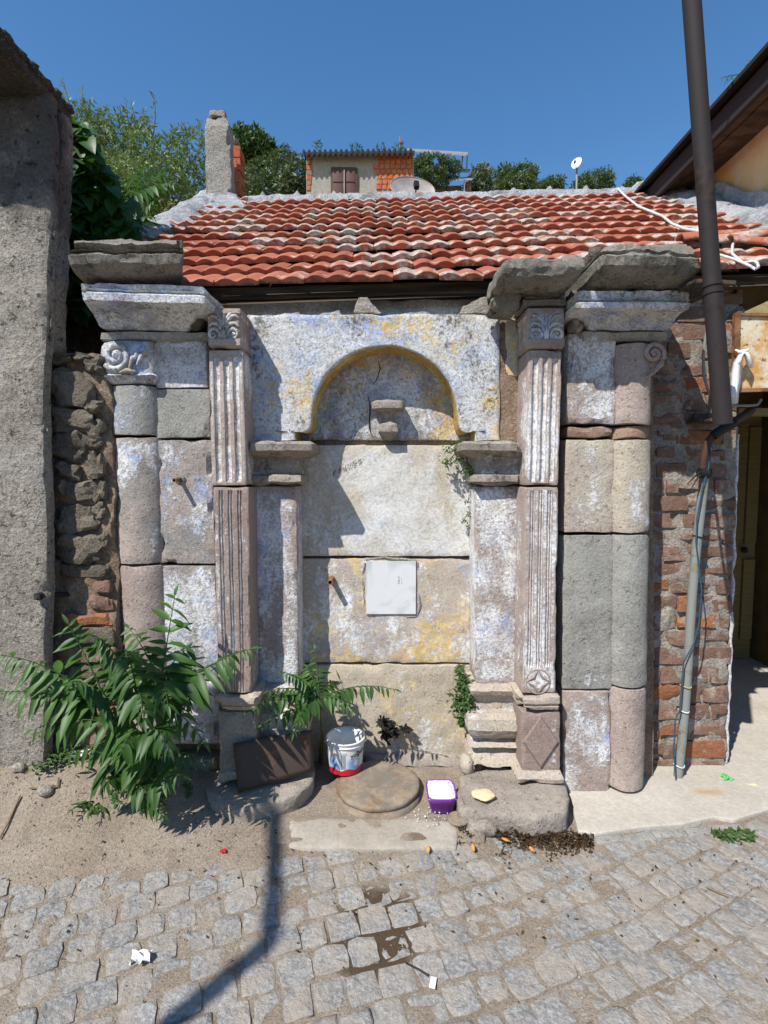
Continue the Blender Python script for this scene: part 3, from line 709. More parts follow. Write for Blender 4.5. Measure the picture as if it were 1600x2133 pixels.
# fluted pilasters
def flutes(cs, hw, dep, ztop, zbot):
    def f(u, z, xl, xr):
        if z > ztop or z < zbot: return 0
        d = 0
        for c in cs:
            q = abs(u - c) / hw
            if q < 1: d = max(d, dep * sqrt(1 - q * q))
        e = min(ztop - z, z - zbot); return d * min(1, e / 0.008 + 0.2)
    return f
def zat(py, Y=2.39): return P(800, py, Y).z
YP = 2.385
FL = dict(nx=64, dz=0.012, amp=0.0022, corner=0.006, chip=0.018)
up3 = (0.22, 0.5, 0.78); six = (0.19, 0.26, 0.45, 0.52, 0.71, 0.78)
for side, cap, upr, low in (('l', (431, 501), ((434, 506), (441, 514)), ((443, 518), (455, 523))), ('r', (1099, 1177), ((1101, 1172), (1096, 1163)), ((1094, 1164), (1087, 1157)))):
    B('pilaster_capital', 'flute', [(641, cap[0], cap[1], 2.372), (652, cap[0], cap[1], 2.372), (654, cap[0] + 1, cap[1] - 1, 2.379), (704, cap[0] + 1, cap[1] - 1, 2.379), (706, cap[0], cap[1], 2.369), (719, cap[0], cap[1], 2.369), (726, cap[0] + 3, cap[1] - 3, 2.382)], 2.60, nx=14, amp=0.0025, dz=0.012, corner=0.005)
    B('pilaster_shaft', 'flute', [(729, *upr[0], YP), (1011, *upr[1], YP)], 2.60, f=flutes(up3, 0.085, 0.013, zat(742), zat(1004)), **FL)
    zb = 1389 if side == 'r' else 1440
    B('pilaster_shaft', 'flute' if side == 'r' else 'fluteclean', [(1015, *low[0], YP), (1444, *low[1], YP)], 2.60,
      f=flutes(up3 if False else six, 0.026, 0.009, zat(1024), zat(zb)), **FL)
    # palmette carving
    cx = (cap[0] + cap[1]) / 2; k = (cap[1] - cap[0]) / 78.0
    paths = []
    def pl(pts, r, Y=2.377):
        for m in (1, -1):
            paths.append(([P(cx + m * a * k, b, Y - 0.004 * sin(pi * i / (len(pts) - 1))) for i, (a, b) in enumerate(pts)], r))
    pl([(8, 704), (9, 694), (14, 687), (22, 684), (31, 688), (33, 697), (29, 704), (22, 704), (18, 698), (22, 693), (26, 697)], [0.0035, 0.005, 0.006, 0.0065, 0.006, 0.006, 0.0055, 0.005, 0.0045, 0.004, 0.006])
    pl([(5, 690), (9, 680), (17, 674), (27, 673), (34, 680)], [0.003, 0.006, 0.0075, 0.006, 0.003])
    pl([(4, 682), (9, 668), (18, 659), (28, 657), (35, 663)], [0.003, 0.0055, 0.007, 0.006, 0.003])
    pl([(3, 676), (6, 664), (13, 655), (22, 650)], [0.003, 0.0045, 0.0055, 0.003])
    paths.append(([P(cx, 705, 2.378), P(cx, 692, 2.371), P(cx, 686, 2.377)], [0.010, 0.010, 0.005]))
    paths.append(([P(cx, 686, 2.376), P(cx, 668, 2.373), P(cx, 654, 2.377)], [0.003, 0.005, 0.004]))
    relief('palmette', 'cornice', [(a_, [q * 1.25 for q in b_]) for a_, b_ in paths], n=7)
# rosette and bases
def ellp(cx, cy, r, Y, a0=0, a1=2 * pi, n=28): return [P(cx + cos(lerp(a0, a1, i / n)) * r, cy + sin(lerp(a0, a1, i / n)) * r, Y) for i in range(n + 1)]
star = []
for q in range(4):
    a = q * pi / 2; b = a + pi / 2
    star.append(([P(1121 + cos(a) * 24, 1420 + sin(a) * 24, YP), P(1121 + (cos(a) + cos(b)) * 9, 1420 + (sin(a) + sin(b)) * 9, YP - 0.004), P(1121 + cos(b) * 24, 1420 + sin(b) * 24, YP)], [0.003, 0.0055, 0.003]))
relief('rosette', 'fluteclean', [(ellp(1121, 1420, 25, YP + 0.001), 0.0038)] + star)
def diamond(cx, cy, hw, hh, Y, mat):
    mb = MB(); o = [P(cx - hw, cy, Y), P(cx, cy - hh, Y), P(cx + hw, cy, Y), P(cx, cy + hh, Y)]
    i_ = [P(cx + (q - cx) * 0.88, cy + (r - cy) * 0.9, Y - 0.013) for q, r in ((cx - hw, cy), (cx, cy - hh), (cx + hw, cy), (cx, cy + hh))]
    mb.grid([[q + Vector((0, 0.02, 0)) for q in o], o, i_], True); mb.add(i_, [(0, 1, 2, 3)])
    return mb.build('diamond_carving', M[mat], F, smooth=False)
for (a0, a1, b0, b1, c0, c1, mat) in ((1080, 1168, 1086, 1167, 1077, 1176, 'fluteclean'), (452, 538, 455, 533, 450, 545, 'grey')):
    B('base_moulding', 'base', [(1446, a0 + 6, a1 - 6, 2.378), (1453, a0, a1, 2.362), (1466, a0, a1, 2.36), (1470, a0 + 4, a1 - 4, 2.372), (1473, a0 + 2, a1 - 2, 2.366), (1481, a0 + 3, a1 - 3, 2.368)], 2.6, nx=12, dz=0.01, corner=0.008, chip=0.05)
    B('pedestal', mat, [(1483, b0, b1, 2.380), (1606, b0 + 1, b1, 2.380)], 2.6, nx=12, chip=0.02)
    B('pedestal_foot', 'base', [(1608, c0 + 6, c1 - 4, 2.366), (1614, c0, c1, 2.35), (1634, c0 + 1, c1 + 2, 2.35)], 2.6, nx=12, chip=0.06, corner=0.01)
diamond(1127, 1546, 39, 56, 2.379, 'fluteclean')
# inner pilasters with imposts and bases
B('inner_pilaster', 'inner', [(1012, 521, 618, 2.535), (1425, 536, 622, 2.535)], 2.76, nx=14, corner=0.012, amp=0.003)
B('inner_pilaster', 'inner', [(1012, 989, 1088, 2.535), (1425, 990, 1084, 2.535)], 2.76, nx=14, corner=0.012, amp=0.003)
for x0, x1, e in ((517, 652, 1), (961, 1090, -1)):
    def ib(a, b): return (x0 + (a if e == -1 else 0), x1 - (a if e == 1 else 0))
    B('impost', 'impost', [(918, *ib(3, 0), 2.44), (924, *ib(0, 0), 2.425), (938, *ib(1, 0), 2.43), (948, *ib(14, 0), 2.47), (953, *ib(24, 0), 2.50), (955, *ib(31, 0), 2.52), (986, *ib(31, 0), 2.52), (988, *ib(27, 0), 2.505), (992, *ib(24, 0), 2.485), (1003, *ib(23, 0), 2.48), (1009, *ib(28, 0), 2.50), (1012, *ib(30, 0), 2.525)], 2.76, nx=14, dz=0.008, corner=0.008, amp=0.004, chip=0.03)
for x0, x1, e in ((531, 640, 1), (978, 1080, -1)):
    def ib(a, b): return (x0 + (a if e == -1 else 0), x1 - (a if e == 1 else 0))
    B('pilaster_base', 'base', [(1424, *ib(12, 0), 2.53), (1430, *ib(4, 0), 2.50), (1440, *ib(1, 0), 2.485), (1450, *ib(4, 0), 2.50), (1454, *ib(9, 0), 2.52), (1460, *ib(14, 0), 2.532), (1478, *ib(13, 0), 2.528), (1486, *ib(4, 0), 2.49), (1500, *ib(-2, 0), 2.465), (1522, *ib(-3, 0), 2.455), (1534, *ib(1, 0), 2.475), (1539, *ib(9, 0), 2.52), (1554, *ib(10, 0), 2.52), (1557, *ib(2, 0), 2.475), (1600, *ib(0, 0), 2.465)], 2.76, nx=14, dz=0.008, corner=0.01, amp=0.005, chip=0.04)
# arch panel
YA = 2.545
left = [(616, 917), (615, 905), (615, 892), (620, 896.5), (627, 900), (634, 901), (641, 899), (646, 894), (649, 886), (650, 876)]
arc = [(803 - 153 * cos(pi * i / 44), 874 - 154 * sin(pi * i / 44)) for i in range(1, 44)]
right = [(1606 - a, b) for a, b in left[::-1]]
inner = left + arc + right
nL = len(left); nA = len(arc); outer = []
for i, (a, b) in enumerate(inner):
    if i < nL: outer.append((505, 917 - 60 * i / (nL - 1)))
    elif i >= nL + nA: outer.append((1042, 857 + 60 * (i - nL - nA) / (nL - 1)))
    else:
        th = (i - nL + 1) / (nA + 1); d = th * (203 + 537 + 203)
        outer.append((505, 857 - d) if d < 203 else ((505 + d - 203, 654) if d < 740 else (1042, 654 + d - 740)))
mb = MB(); rings = []
NS = 22
for i in range(len(inner)):
    row = []
    for s in range(NS + 1):
        t = (s / NS) ** 1.4
        a = lerp(inner[i][0], outer[i][0], t); b = lerp(inner[i][1], outer[i][1], t)
        y = YA + (0.012 if s == 0 else 0.003 if s == 1 else 0)
        if s == NS: y += 0.01
        q = P(a, b, YA); q.y = y
        q = q + nv(q, 9, 3.3) * 0.004 + nv(q, 32, 1.3) * 0.0022
        if s == NS and b < 660: q.z += 0.010 * nz(q, 12, 2)
        row.append(q)
    rings.append(row)
mb.grid(rings)
ob = [r[-1] for r in rings]
mb.grid([ob, [q + Vector((0, 0.2, 0)) for q in ob]])
arch = mb.build('arch_panel', M['arch'], F)
mb = MB(); ib_ = [r[0] for r in rings]
mb.grid([[q + Vector((0, d, 0)) for q in ib_] for d in (0.0005, 0.012, 0.06, 0.12, 0.19)])
ysof = stone('yellow_painted_soffit', (0.40, 0.26, 0.08), (0.52, 0.34, 0.10), 0.12, 0.2, 0.5, 0.25, off=30)
mb.build('arch_soffit', ysof, F)
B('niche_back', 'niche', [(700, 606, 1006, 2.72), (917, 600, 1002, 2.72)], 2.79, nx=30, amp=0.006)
# crack in the niche
relief('crack', 'black', [([P(788, 750, 2.716), P(792, 768, 2.715), P(784, 792, 2.715), P(776, 802, 2.716)], [0.001, 0.0024, 0.002, 0.001]), ([P(766, 822, 2.716), P(771, 845, 2.715), P(769, 890, 2.715), P(773, 905, 2.716)], [0.001, 0.0028, 0.003, 0.001])], n=4)
# bracket in the niche
B('niche_bracket', 'impost', [(831, 778, 838, 2.64), (837, 774, 842, 2.62), (850, 775, 841, 2.62), (856, 790, 826, 2.655), (868, 795, 820, 2.665), (880, 795, 822, 2.66), (884, 789, 829, 2.635), (899, 788, 830, 2.635), (906, 798, 826, 2.67), (917, 806, 822, 2.70)], 2.73, nx=12, dz=0.007, corner=0.014, amp=0.005)
# wall panels below the arch
B('wall_panel', 'panel', [(927, 606, 1000, 2.70), (1159, 612, 998, 2.70)], 2.79, nx=34, amp=0.005, corner=0.007)
B('wall_panel', 'panelmix', [(1164, 612, 998, 2.705), (1381, 618, 996, 2.705)], 2.79, nx=34, amp=0.006, corner=0.008)
B('wall_panel', 'panellow', [(1386, 618, 996, 2.70), (1590, 622, 994, 2.69)], 2.79, nx=34, amp=0.008, corner=0.01)
B('footing_stone', 'slab', [(1575, 760, 985, 2.66), (1600, 755, 990, 2.64)], 2.79, nx=20, amp=0.012, corner=0.015)
pq0 = P(763, 1169, 2.695); pq1 = P(866, 1279, 2.695); mp_ = MB(); mp_.box(((pq0.x + pq1.x) / 2, 2.71, (pq0.z + pq1.z) / 2), (pq1.x - pq0.x) / 2, 0.015, (pq0.z - pq1.z) / 2); mp_.build('marble_plaque', M['marble'], F, smooth=False)
for pts in ([(872, 1170), (874, 1200), (871, 1230), (876, 1262), (868, 1284), (840, 1284)], [(758, 1172), (757, 1215), (759, 1250), (757, 1278)], [(760, 1165), (800, 1163), (850, 1165), (872, 1168)]):
    mbf = MB(); pp = []
    for i in range(len(pts) - 1):
        for q in range(5): pp.append(P(lerp(pts[i][0], pts[i + 1][0], q / 5), lerp(pts[i][1], pts[i + 1][1], q / 5), 2.709))
    mbf.tube(pp, 0.0070, 7, nseed=2, namp=0.009); mbf.build('mortar_bedding', M['greymortar'], F)
# iron spout and pegs
def pipe_end(name, px, py, Y0, Y1, r, mat='spout'):
    a = P(px, py, Y0); mb = MB()
    mb.tube([a, Vector((a.x, Y1, a.z - 0.002))], r, 14, cap=False); mb.tube([a, Vector((a.x, Y1, a.z - 0.002))], r * 0.72, 14, cap=False)
    e = Vector((a.x, Y1, a.z - 0.002))
    o_ = [e + Vector((cos(t) * r, 0, sin(t) * r)) for t in [2 * pi * i / 14 for i in range(14)]]
    i_ = [e + Vector((cos(t) * r * 0.72, 0, sin(t) * r * 0.72)) for t in [2 * pi * i / 14 for i in range(14)]]
    mb.grid([o_, i_], True)
    mb.tube([a + Vector((0, -0.012, 0)), a + Vector((0, 0.01, 0))], r * 1.25, 14)
    return mb.build(name, M[mat], F, recalc=False)
pipe_end('spout', 691, 1206, 2.70, 2.62, 0.0135)
pipe_end('peg', 376, 999, 2.445, 2.37, 0.0095)
lump('peg_plaster', M['limecement'], F, P(376, 999, 2.447), (0.026, 0.012, 0.026), 3)
# handwriting on the wall
def strokes(name, mat, base, ux, uy, Y, segs, r):
    mb = MB()
    for sgm in segs:
        mb.tube([P(base[0] + ux[0] * a + uy[0] * b, base[1] + ux[1] * a + uy[1] * b, Y) for a, b in sgm], r, 4, flatten=1)
    return mb.build(name, M[mat], F)
LET = {'E': [[(4, 10), (0, 9), (0, 0), (4, 0)], [(0, 5), (3.5, 5)]], 'T': [[(0, 9), (5, 10)], [(2.5, 9.5), (2, 0)]], 'H': [[(0, 9), (0.5, 0)], [(4, 9), (4, 0)], [(0, 5), (4, 5)]],
       'N': [[(0, 0), (0.3, 9), (4, 1), (4.3, 9)]], 'M': [[(0, 0), (0.5, 9), (2.5, 4), (5, 9), (5.2, 0)]], 'm': [[(0, 0), (0.5, 7), (2, 6), (2.2, 0)], [(2.2, 5), (4, 7), (4.6, 0)]]}
def word(s, x0=0, adv=7.5):
    out = []; x = x0
    for ch in s:
        if ch != ' ': out += [[(x + a, b) for a, b in q] for q in LET[ch]]
        x += adv
    return out
strokes('handwriting', 'ink', (694, 992), (1.22, -0.64), (0.1, -0.95), 2.694, word('E', 0) + word('THNEm', 8, 8.6), 0.0014)
strokes('scribble', 'faintink', (714, 957), (1, -0.05), (0, -1), 2.694, [[(0, 0), (2, 3), (3, 0)], [(5, 0), (6, 3)], [(64, -3), (66, 1), (68, -3)]], 0.0009)
strokes('scribble', 'faintink', (829, 1216), (0, -1), (-1, 0), 2.6935, [[(0, 0), (3, -3), (5, 0)], [(7, 0), (7, -4), (9, -2)], [(11, -3), (14, 0), (15, -3)], [(0, -8), (4, -7)], [(8, -8), (12, -7)]], 0.0008)
# stones on top of the arch panel, white render strip behind
for cx, cy, hw, hh, sd in ((766, 640, 30, 22, 1), (990, 640, 34, 24, 2), (688, 654, 26, 6, 3), (600, 655, 30, 5, 4), (860, 654, 40, 4, 5)):
    t = [P(cx - hw, cy + hh * 0.6, 2.56), P(cx - hw * 0.7, cy - hh * (0.9 if sd == 1 else 0.1), 2.57), P(cx + hw * (-0.1 if sd == 1 else 0.7), cy - hh, 2.58), P(cx + hw, cy + hh * 0.6, 2.56)]
    bm = MB(); bb = [q + Vector((0.004, 0.07, 0)) for q in t]
    bm.add(t + bb, [(0, 1, 2, 3), (7, 6, 5, 4), (0, 4, 5, 1), (1, 5, 6, 2), (2, 6, 7, 3), (3, 7, 4, 0)])
    bmx = bmesh.new(); vv = [bmx.verts.new(q) for q in bm.v]; [bmx.faces.new([vv[i] for i in f]) for f in bm.f]
    for _ in range(3): bmesh.ops.subdivide_edges(bmx, edges=bmx.edges[:], cuts=1, use_grid_fill=True)
    for v in bmx.verts: v.co += nv(v.co, 28, sd) * 0.008
    o_ = MB(); 
    for i, v in enumerate(bmx.verts): v.index = i
    o_.add([v.co.copy() for v in bmx.verts], [[v.index for v in f.verts] for f in bmx.faces]); bmx.free()
    o_.build('loose_stone', M['greymortar'] if sd < 3 else M['limecement'], F)
# slivers between arch panel and right pilaster
blk('narrow_stone', 'yellowstone', 1053, 1081, 662, 784, 2.56, 2.66, amp=0.006, corner=0.01)
blk('narrow_stone', 'brownstone', 1054, 1086, 790, 914, 2.57, 2.66, amp=0.008, corner=0.012)
# right entablature
B('entablature_block', 'washgrey', [(603, 1092, 1178, 2.41), (622, 1092, 1178, 2.41), (624, 1089, 1180, 2.395), (636, 1089, 1180, 2.395)], 2.65, nx=12)
B('crown_stone', 'crown', [(533, 1064, 1208, 2.23), (541, 1050, 1218, 2.19), (556, 1044, 1219, 2.185), (572, 1042, 1214, 2.195), (588, 1040, 1202, 2.225), (602, 1040, 1188, 2.28)], 2.47, nx=30, corner=0.012, amp=0.014, chip=0.13, dz=0.010)
B('broken_stone', 'crown', [(598, 1042, 1092, 2.36), (618, 1030, 1090, 2.365), (640, 1021, 1082, 2.38), (655, 1022, 1070, 2.40)], 2.5, nx=14, corner=0.006, amp=0.012, chip=0.10, nzs=20)
for i, (a, b, r) in enumerate(((1234, 545, 0.04), (1228, 575, 0.035), (1232, 600, 0.035), (1190, 655, 0.032), (1198, 680, 0.04), (1192, 625, 0.03))):
    lump('packing_stone', M['greymortar'] if i in (1, 4) else M['rubble'], F, P(a, b, 2.45 if b > 610 else 2.36), (r * 0.8, 0.06, r), i + 9, 3, 0.45, 0.6)
B('crown_stone', 'crown', [(508, 1274, 1430, 2.21), (514, 1262, 1446, 2.17), (524, 1252, 1455, 2.14), (527, 1256, 1452, 2.155), (531, 1256, 1452, 2.15), (534, 1251, 1461, 2.135), (552, 1250, 1459, 2.145), (575, 1250, 1448, 2.18), (602, 1252, 1424, 2.26)], 2.75, nx=34, corner=0.012, amp=0.014, chip=0.13, dz=0.010)
B('cornice', 'cornice', [(604, 1203, 1440, 2.255), (622, 1202, 1441, 2.25), (625, 1206, 1438, 2.27), (628, 1206, 1438, 2.27), (630, 1201, 1440, 2.245), (641, 1203, 1438, 2.25), (650, 1212, 1428, 2.30), (662, 1222, 1410, 2.36), (676, 1228, 1400, 2.39), (687, 1230, 1395, 2.40)], 2.66, nx=26, corner=0.008, chip=0.035, dz=0.012)
B('entablature_block', 'neck', [(690, 1214, 1392, 2.41), (702, 1216, 1391, 2.42), (711, 1216, 1389, 2.43)], 2.65, nx=18)
# right blocks and half column
blk('stone_block', 'wash', 1183, 1285, 694, 883, 2.445, lean=-0.02, chip=0.03)
blk('brick_course', 'brownstone', 1180, 1279, 889, 911, 2.455, amp=0.006, corner=0.01)
blk('stone_block', 'pinkcream', 1178, 1280, 916, 1109, 2.445, lean=-0.012)
blk('stone_block', 'grey', 1173, 1277, 1115, 1436, 2.445, lean=-0.004)
blk('stone_block', 'wash', 1173, 1272, 1441, 1660, 2.435, chip=0.02)
B('column_drum', 'pink', [(714, 1288, 1372, 2.405), (796, 1287, 1370, 2.405), (883, 1285, 1369, 2.405)], 2.6, **HC)
B('brick_course', 'brownstone', [(888, 1284, 1366, 2.425), (912, 1284, 1366, 2.425)], 2.6, amp=0.007, **HC)
B('column_drum', 'pinkcream', [(916, 1284, 1369, 2.405), (1110, 1281, 1367, 2.405)], 2.6, **HC)
B('column_drum', 'grey', [(1115, 1280, 1366, 2.405), (1434, 1278, 1360, 2.405)], 2.6, **HC)
B('column_drum', 'pink', [(1438, 1276, 1359, 2.405), (1650, 1272, 1354, 2.405)], 2.6, **HC)
relief('volute', 'pink', [(spiral(1362, 736, 22, 1.6, 2.405, 0, start=0.6, dirn=-1), 0.011), ([P(1362, 738, 2.41), P(1362, 738, 2.392)], [0.012, 0.008]), ([P(1376, 755, 2.42), P(1366, 772, 2.412), P(1350, 785, 2.41), P(1330, 788, 2.405)], [0.010, 0.009, 0.006, 0.003])], n=8)
B('capital_end', 'pink', [(716, 1350, 1386, 2.42), (760, 1352, 1388, 2.42), (772, 1350, 1376, 2.43)], 2.55, nx=6, corner=0.015)
# foundation slabs
sl_ = [G(426, 1632, 0.1), G(440, 1672, 0.1), G(492, 1688, 0.1), G(560, 1672, 0.1), G(622, 1654, 0.1), G(655, 1622, 0.1), G(652, 1588, 0.1), G(540, 1590, 0.1), G(445, 1604, 0.1)]
prism('foundation_slab', M['slab'], F, sl_, -0.03, 3, 0.012, 0.016, 5, -0.03)
sl_ = [G(956, 1612, 0.1), G(950, 1650, 0.1), G(958, 1684, 0.1), G(1040, 1694, 0.1), G(1120, 1700, 0.1), G(1180, 1690, 0.1), G(1186, 1660, 0.1), G(1172, 1610, 0.1), G(1040, 1595, 0.1)]
prism('foundation_slab', M['slab'], F, sl_, -0.03, 6, 0.012, 0.022, 5, 0.02)
lump('base_stone', M['base'], F, P(972, 1590, 2.50) , (0.035, 0.05, 0.05), 8, boxy=0.6)
# ------------------------------------------------------------------ tiled house behind the fountain
random.seed(21)
HS = thing('tiled_house', 'low house with red clay tile roof and pale cement ridge behind the fountain', 'house', (0.4, 3.0, 0.0))
TH = radians(34.2); EY, EZ = 2.56, 2.372; SL = 2.72
def roofp(X, s, lift=0.0):
    return Vector((X, EY + s * cos(TH) - lift * sin(TH), EZ + 0.035 * (X + 1.0) * (1 - s / SL * 0.55) + s * sin(TH) + lift * cos(TH)))
RX0, RX1 = -1.62, 2.55
mb = MB()
mb.grid([[roofp(lerp(RX0, RX1, i / 20), s, 0.0) + Vector((0, 0, -0.02)) for i in range(21)] for s in (0.02, 0.9, 1.8, SL)])
rb = roofp(0, SL)
mb.grid([[roofp(lerp(RX0, RX1, i / 20), SL) + Vector((0, q * 1.9, -q * 1.25 - 0.02)) for i in range(21)] for q in (0, 1)])
mb.grid([[roofp(lerp(RX0, RX1, i / 20), s, 0.0) + Vector((0, 0, -0.06)) for i in range(21)] for s in (0.02, 0.9, 1.8, SL)])
roof = mb.build('roof', M['darkwood'], HS, recalc=False)
# one interlocking clay tile: two waves, thick front lip; local y runs up the slope
def tile_mesh(seed):
    r = random.Random(seed); w_, l_, t_ = 0.206, 0.30, 0.024
    n = 16; rows = []
    def wave(u): return 0.017 * (1 - abs(cos(2 * pi * u)) ** 3)
    us = [i / n for i in range(n + 1)]
    jit = [r.uniform(-0.003, 0.003) for _ in us]
    rows.append([Vector(((u - 0.5) * w_, 0.004, 0)) for u in us])
    rows.append([Vector(((u - 0.5) * w_, 0 + jit[i] * 0.5, t_ * 0.75 + wave(u) * 0.85)) for i, u in enumerate(us)])
    rows.append([Vector(((u - 0.5) * w_, 0.012, t_ + wave(u) * 0.95)) for u in us])
    rows.append([Vector(((u - 0.5) * w_, l_, t_ - 0.012 + wave(u) * 0.55)) for u in us])
    mb = MB(); mb.grid(rows)
    for i in (0, n):
        a = [rw[i] for rw in rows]; mb.add(a + [Vector((a[0].x, l_, 0))], [(0, 1, 2, 3, 4)])
    me = bpy.data.meshes.new('tile'); me.from_pydata(mb.v, [], mb.f)
    bm = bmesh.new(); bm.from_mesh(me); bmesh.ops.remove_doubles(bm, verts=bm.verts, dist=1e-5); bmesh.ops.recalc_face_normals(bm, faces=bm.faces)
    for e in bm.edges:
        if len(e.link_faces) == 2 and e.calc_face_angle() > 0.9: e.smooth = False
    bm.to_mesh(me); bm.free()
    me.polygons.foreach_set('use_smooth', [True] * len(me.polygons)); me.materials.append(M['tile']); return me
TM = [tile_mesh(i) for i in range(5)]
rl = WL[roof.name]
NR = 13; EX = SL / NR
cnt = 0; extra = []
for j in range(NR):
    x = RX0 + (0.105 if j % 2 else 0) + random.uniform(-0.01, 0.01)
    while x < RX1 - 0.05:
        xc = x + 0.104; x += 0.2085 + random.uniform(-0.002, 0.002)
        if j < 2 and xc < -1.15: continue
        if j < 5 and xc < -1.4: continue
        p = roofp(xc, j * EX + random.uniform(-0.008, 0.008) - 0.012 * sin(xc * 2.2 + j), 0.026 + random.uniform(-0.003, 0.005))
        if j == 0: p.z += 0.012 * mn.noise(Vector((xc * 4, 0, 0)))
        Mx = Matrix.Translation(p - rl) @ Matrix.Rotation(TH - 0.125 + random.uniform(-0.02, 0.02), 4, 'X') @ Matrix.Rotation(random.uniform(-0.035, 0.035), 4, 'Z') @ Matrix.Rotation(random.uniform(-0.035, 0.035) - 0.02, 4, 'Y')
        o = bpy.data.objects.new('tile', random.choice(TM)); col.objects.link(o); o.parent = roof; o.matrix_local = Mx; cnt += 1
# eave boards, plaster strip, house walls
def bar(name, mat, parent, a, b, hw, hh, smooth=False):
    a = Vector(a); b = Vector(b); d = (b - a); L = d.length; d.normalize()
    s_ = d.cross(Vector((0, 0, 1)));
    if s_.length < 0.01: s_ = Vector((1, 0, 0))
    s_.normalize(); u_ = s_.cross(d); m = MB()
    ns = max(1, int(L / 0.15)); rings = []
    for i in range(ns + 1):
        c = a + d * (L * i / ns); rings.append([c + s_ * (sx * hw) + u_ * (sz * hh) + nv(c, 6, hw * 90) * min(hw, hh) * 0.25 for sx, sz in ((-1, -1), (1, -1), (1, 1), (-1, 1))])
    m.grid(rings, True); m.add(rings[0], [(0, 1, 2, 3)]); m.add(rings[-1], [(3, 2, 1, 0)])
    return m.build(name, mat, parent, smooth=smooth)
bar('eave_board', M['darkwood'], HS, P(380, 618, 2.62), P(1040, 600, 2.62) , 0.02, 0.028)
bar('eave_board', M['darkwood'], HS, P(1040, 600, 2.62), P(1700, 585, 2.62), 0.02, 0.028)
loft('plaster_strip', M['whiteplaster'], HS, [(622, 440, 1100, 2.68), (662, 440, 1100, 2.66)], 2.9, nx=40, amp=0.008, corner=0.012)
mb = MB(); mb.box((0.12, 4.4, 1.15), 1.62, 1.45, 1.15)
mb.build('wall', M['greymortar'], HS)
# ridge: half-round tiles bedded in cement with peaks at the joints
rid = []
nR = 11
for i in range(nR):
    xa = lerp(-1.05, 2.35, i / nR); xb = lerp(-1.05, 2.35, (i + 1) / nR) + 0.03
    a = roofp(xa, SL) + Vector((0, 0.04, -0.03)); b = roofp(xb, SL) + Vector((0, 0.04, -0.02))
    m = MB(); rings = []
    for k in range(3):
        c = a.lerp(b, k / 2); r = 0.085 + 0.012 * (k / 2)
        rings.append([c + Vector((0, -cos(pi * q / 10) * r, sin(pi * q / 10) * r * 0.75)) for q in range(11)])
    m.grid(rings); o = m.build('ridge_tile', M['tile'], HS)
m = MB(); rings = []
NX = 150
for i in range(NX + 1):
    x = lerp(-1.12, 2.42, i / NX); c = roofp(x, SL - 0.13, 0.045)
    ph = (x + 1.05) / (3.4 / nR); pk = max(0, 1 - abs(ph - round(ph)) / 0.16) * (0.055 if mn.noise(Vector((round(ph) * 3.1, 0, 0))) > -0.25 else 0.012)
    ring = []
    for q, (dy, dz_) in enumerate(((-0.12, -0.07), (-0.10, -0.012), (-0.04, 0.0), (0.03, 0.008 + pk * 0.5), (0.08, 0.018 + pk * 1.1), (0.12, 0.012 + pk * 0.7), (0.16, -0.05))):
        v = c + Vector((0, dy, dz_ + dy * 0.2)); v = v + nv(v, 9, 3) * 0.016 + nv(v, 30, 5) * 0.008; ring.append(v)
    rings.append(ring)
m.grid(rings); m.build('ridge_cement', M['limecement'], HS)
# cement flaunching along the left verge
def cement_strip(name, parent, pts, width, h, seed, mat='limecement', n=60):
    m = MB(); rings = []
    L = len(pts) - 1
    for i in range(n + 1):
        t = i / n * L; k = min(int(t), L - 1); c = Vector(pts[k]).lerp(Vector(pts[k + 1]), t - k)
        d = (Vector(pts[k + 1]) - Vector(pts[k])).normalized(); s_ = d.cross(Vector((0, 0, 1))).normalized()
        ring = []
        for q in range(9):
            a = q / 8 * 2 - 1; v = c + s_ * (a * width) + Vector((0, 0, h * (1 - a * a) - 0.02 * abs(a)))
            v = v + nv(v, 7, seed) * 0.035 + nv(v, 24, seed + 4) * 0.016; ring.append(v)
        rings.append(ring)
    m.grid(rings); return m.build(name, M[mat], parent)
cement_strip('verge_cement', HS, [roofp(-1.56, 0.85, 0.02), roofp(-1.54, 1.35, 0.03), roofp(-1.50, 2.0, 0.03), roofp(-1.50, SL, 0.04)], 0.15, 0.07, 2)
# chimney and brick flue
CH = loft('chimney', M['hutplaster'], HS, [(243, 430, 472, 4.62), (256, 428, 476, 4.60), (262, 426, 478, 4.58), (330, 427, 480, 4.58), (410, 427, 484, 4.58)], 4.68, nx=10, dz=0.03, amp=0.008, corner=0.012, chip=0.05)
loft('chimney_cap', M['greymortar'], CH, [(229, 434, 466, 4.62), (246, 433, 470, 4.62)], 4.67, nx=8, amp=0.012, corner=0.008, chip=0.08)
loft('chimney_skirt', M['limecement'], CH, [(398, 424, 486, 4.56), (408, 420, 494, 4.50), (424, 408, 512, 4.36), (440, 396, 532, 4.22)], 4.9, nx=20, dz=0.02, amp=0.03, corner=0.03, chip=0.05, nzs=7)
FLU = []
for i in range(4):
    y0 = 302 + i * 26; FLU.append(loft('flue_brick', M['hutbrick'], HS, [(y0, 481, 500, 4.86), (y0 + 25, 481, 501, 4.86)], 5.02, nx=5, amp=0.004, corner=0.006))
lump('flue_cap', M['limecement'], HS, P(491, 300, 4.92), (0.045, 0.07, 0.012), 2)

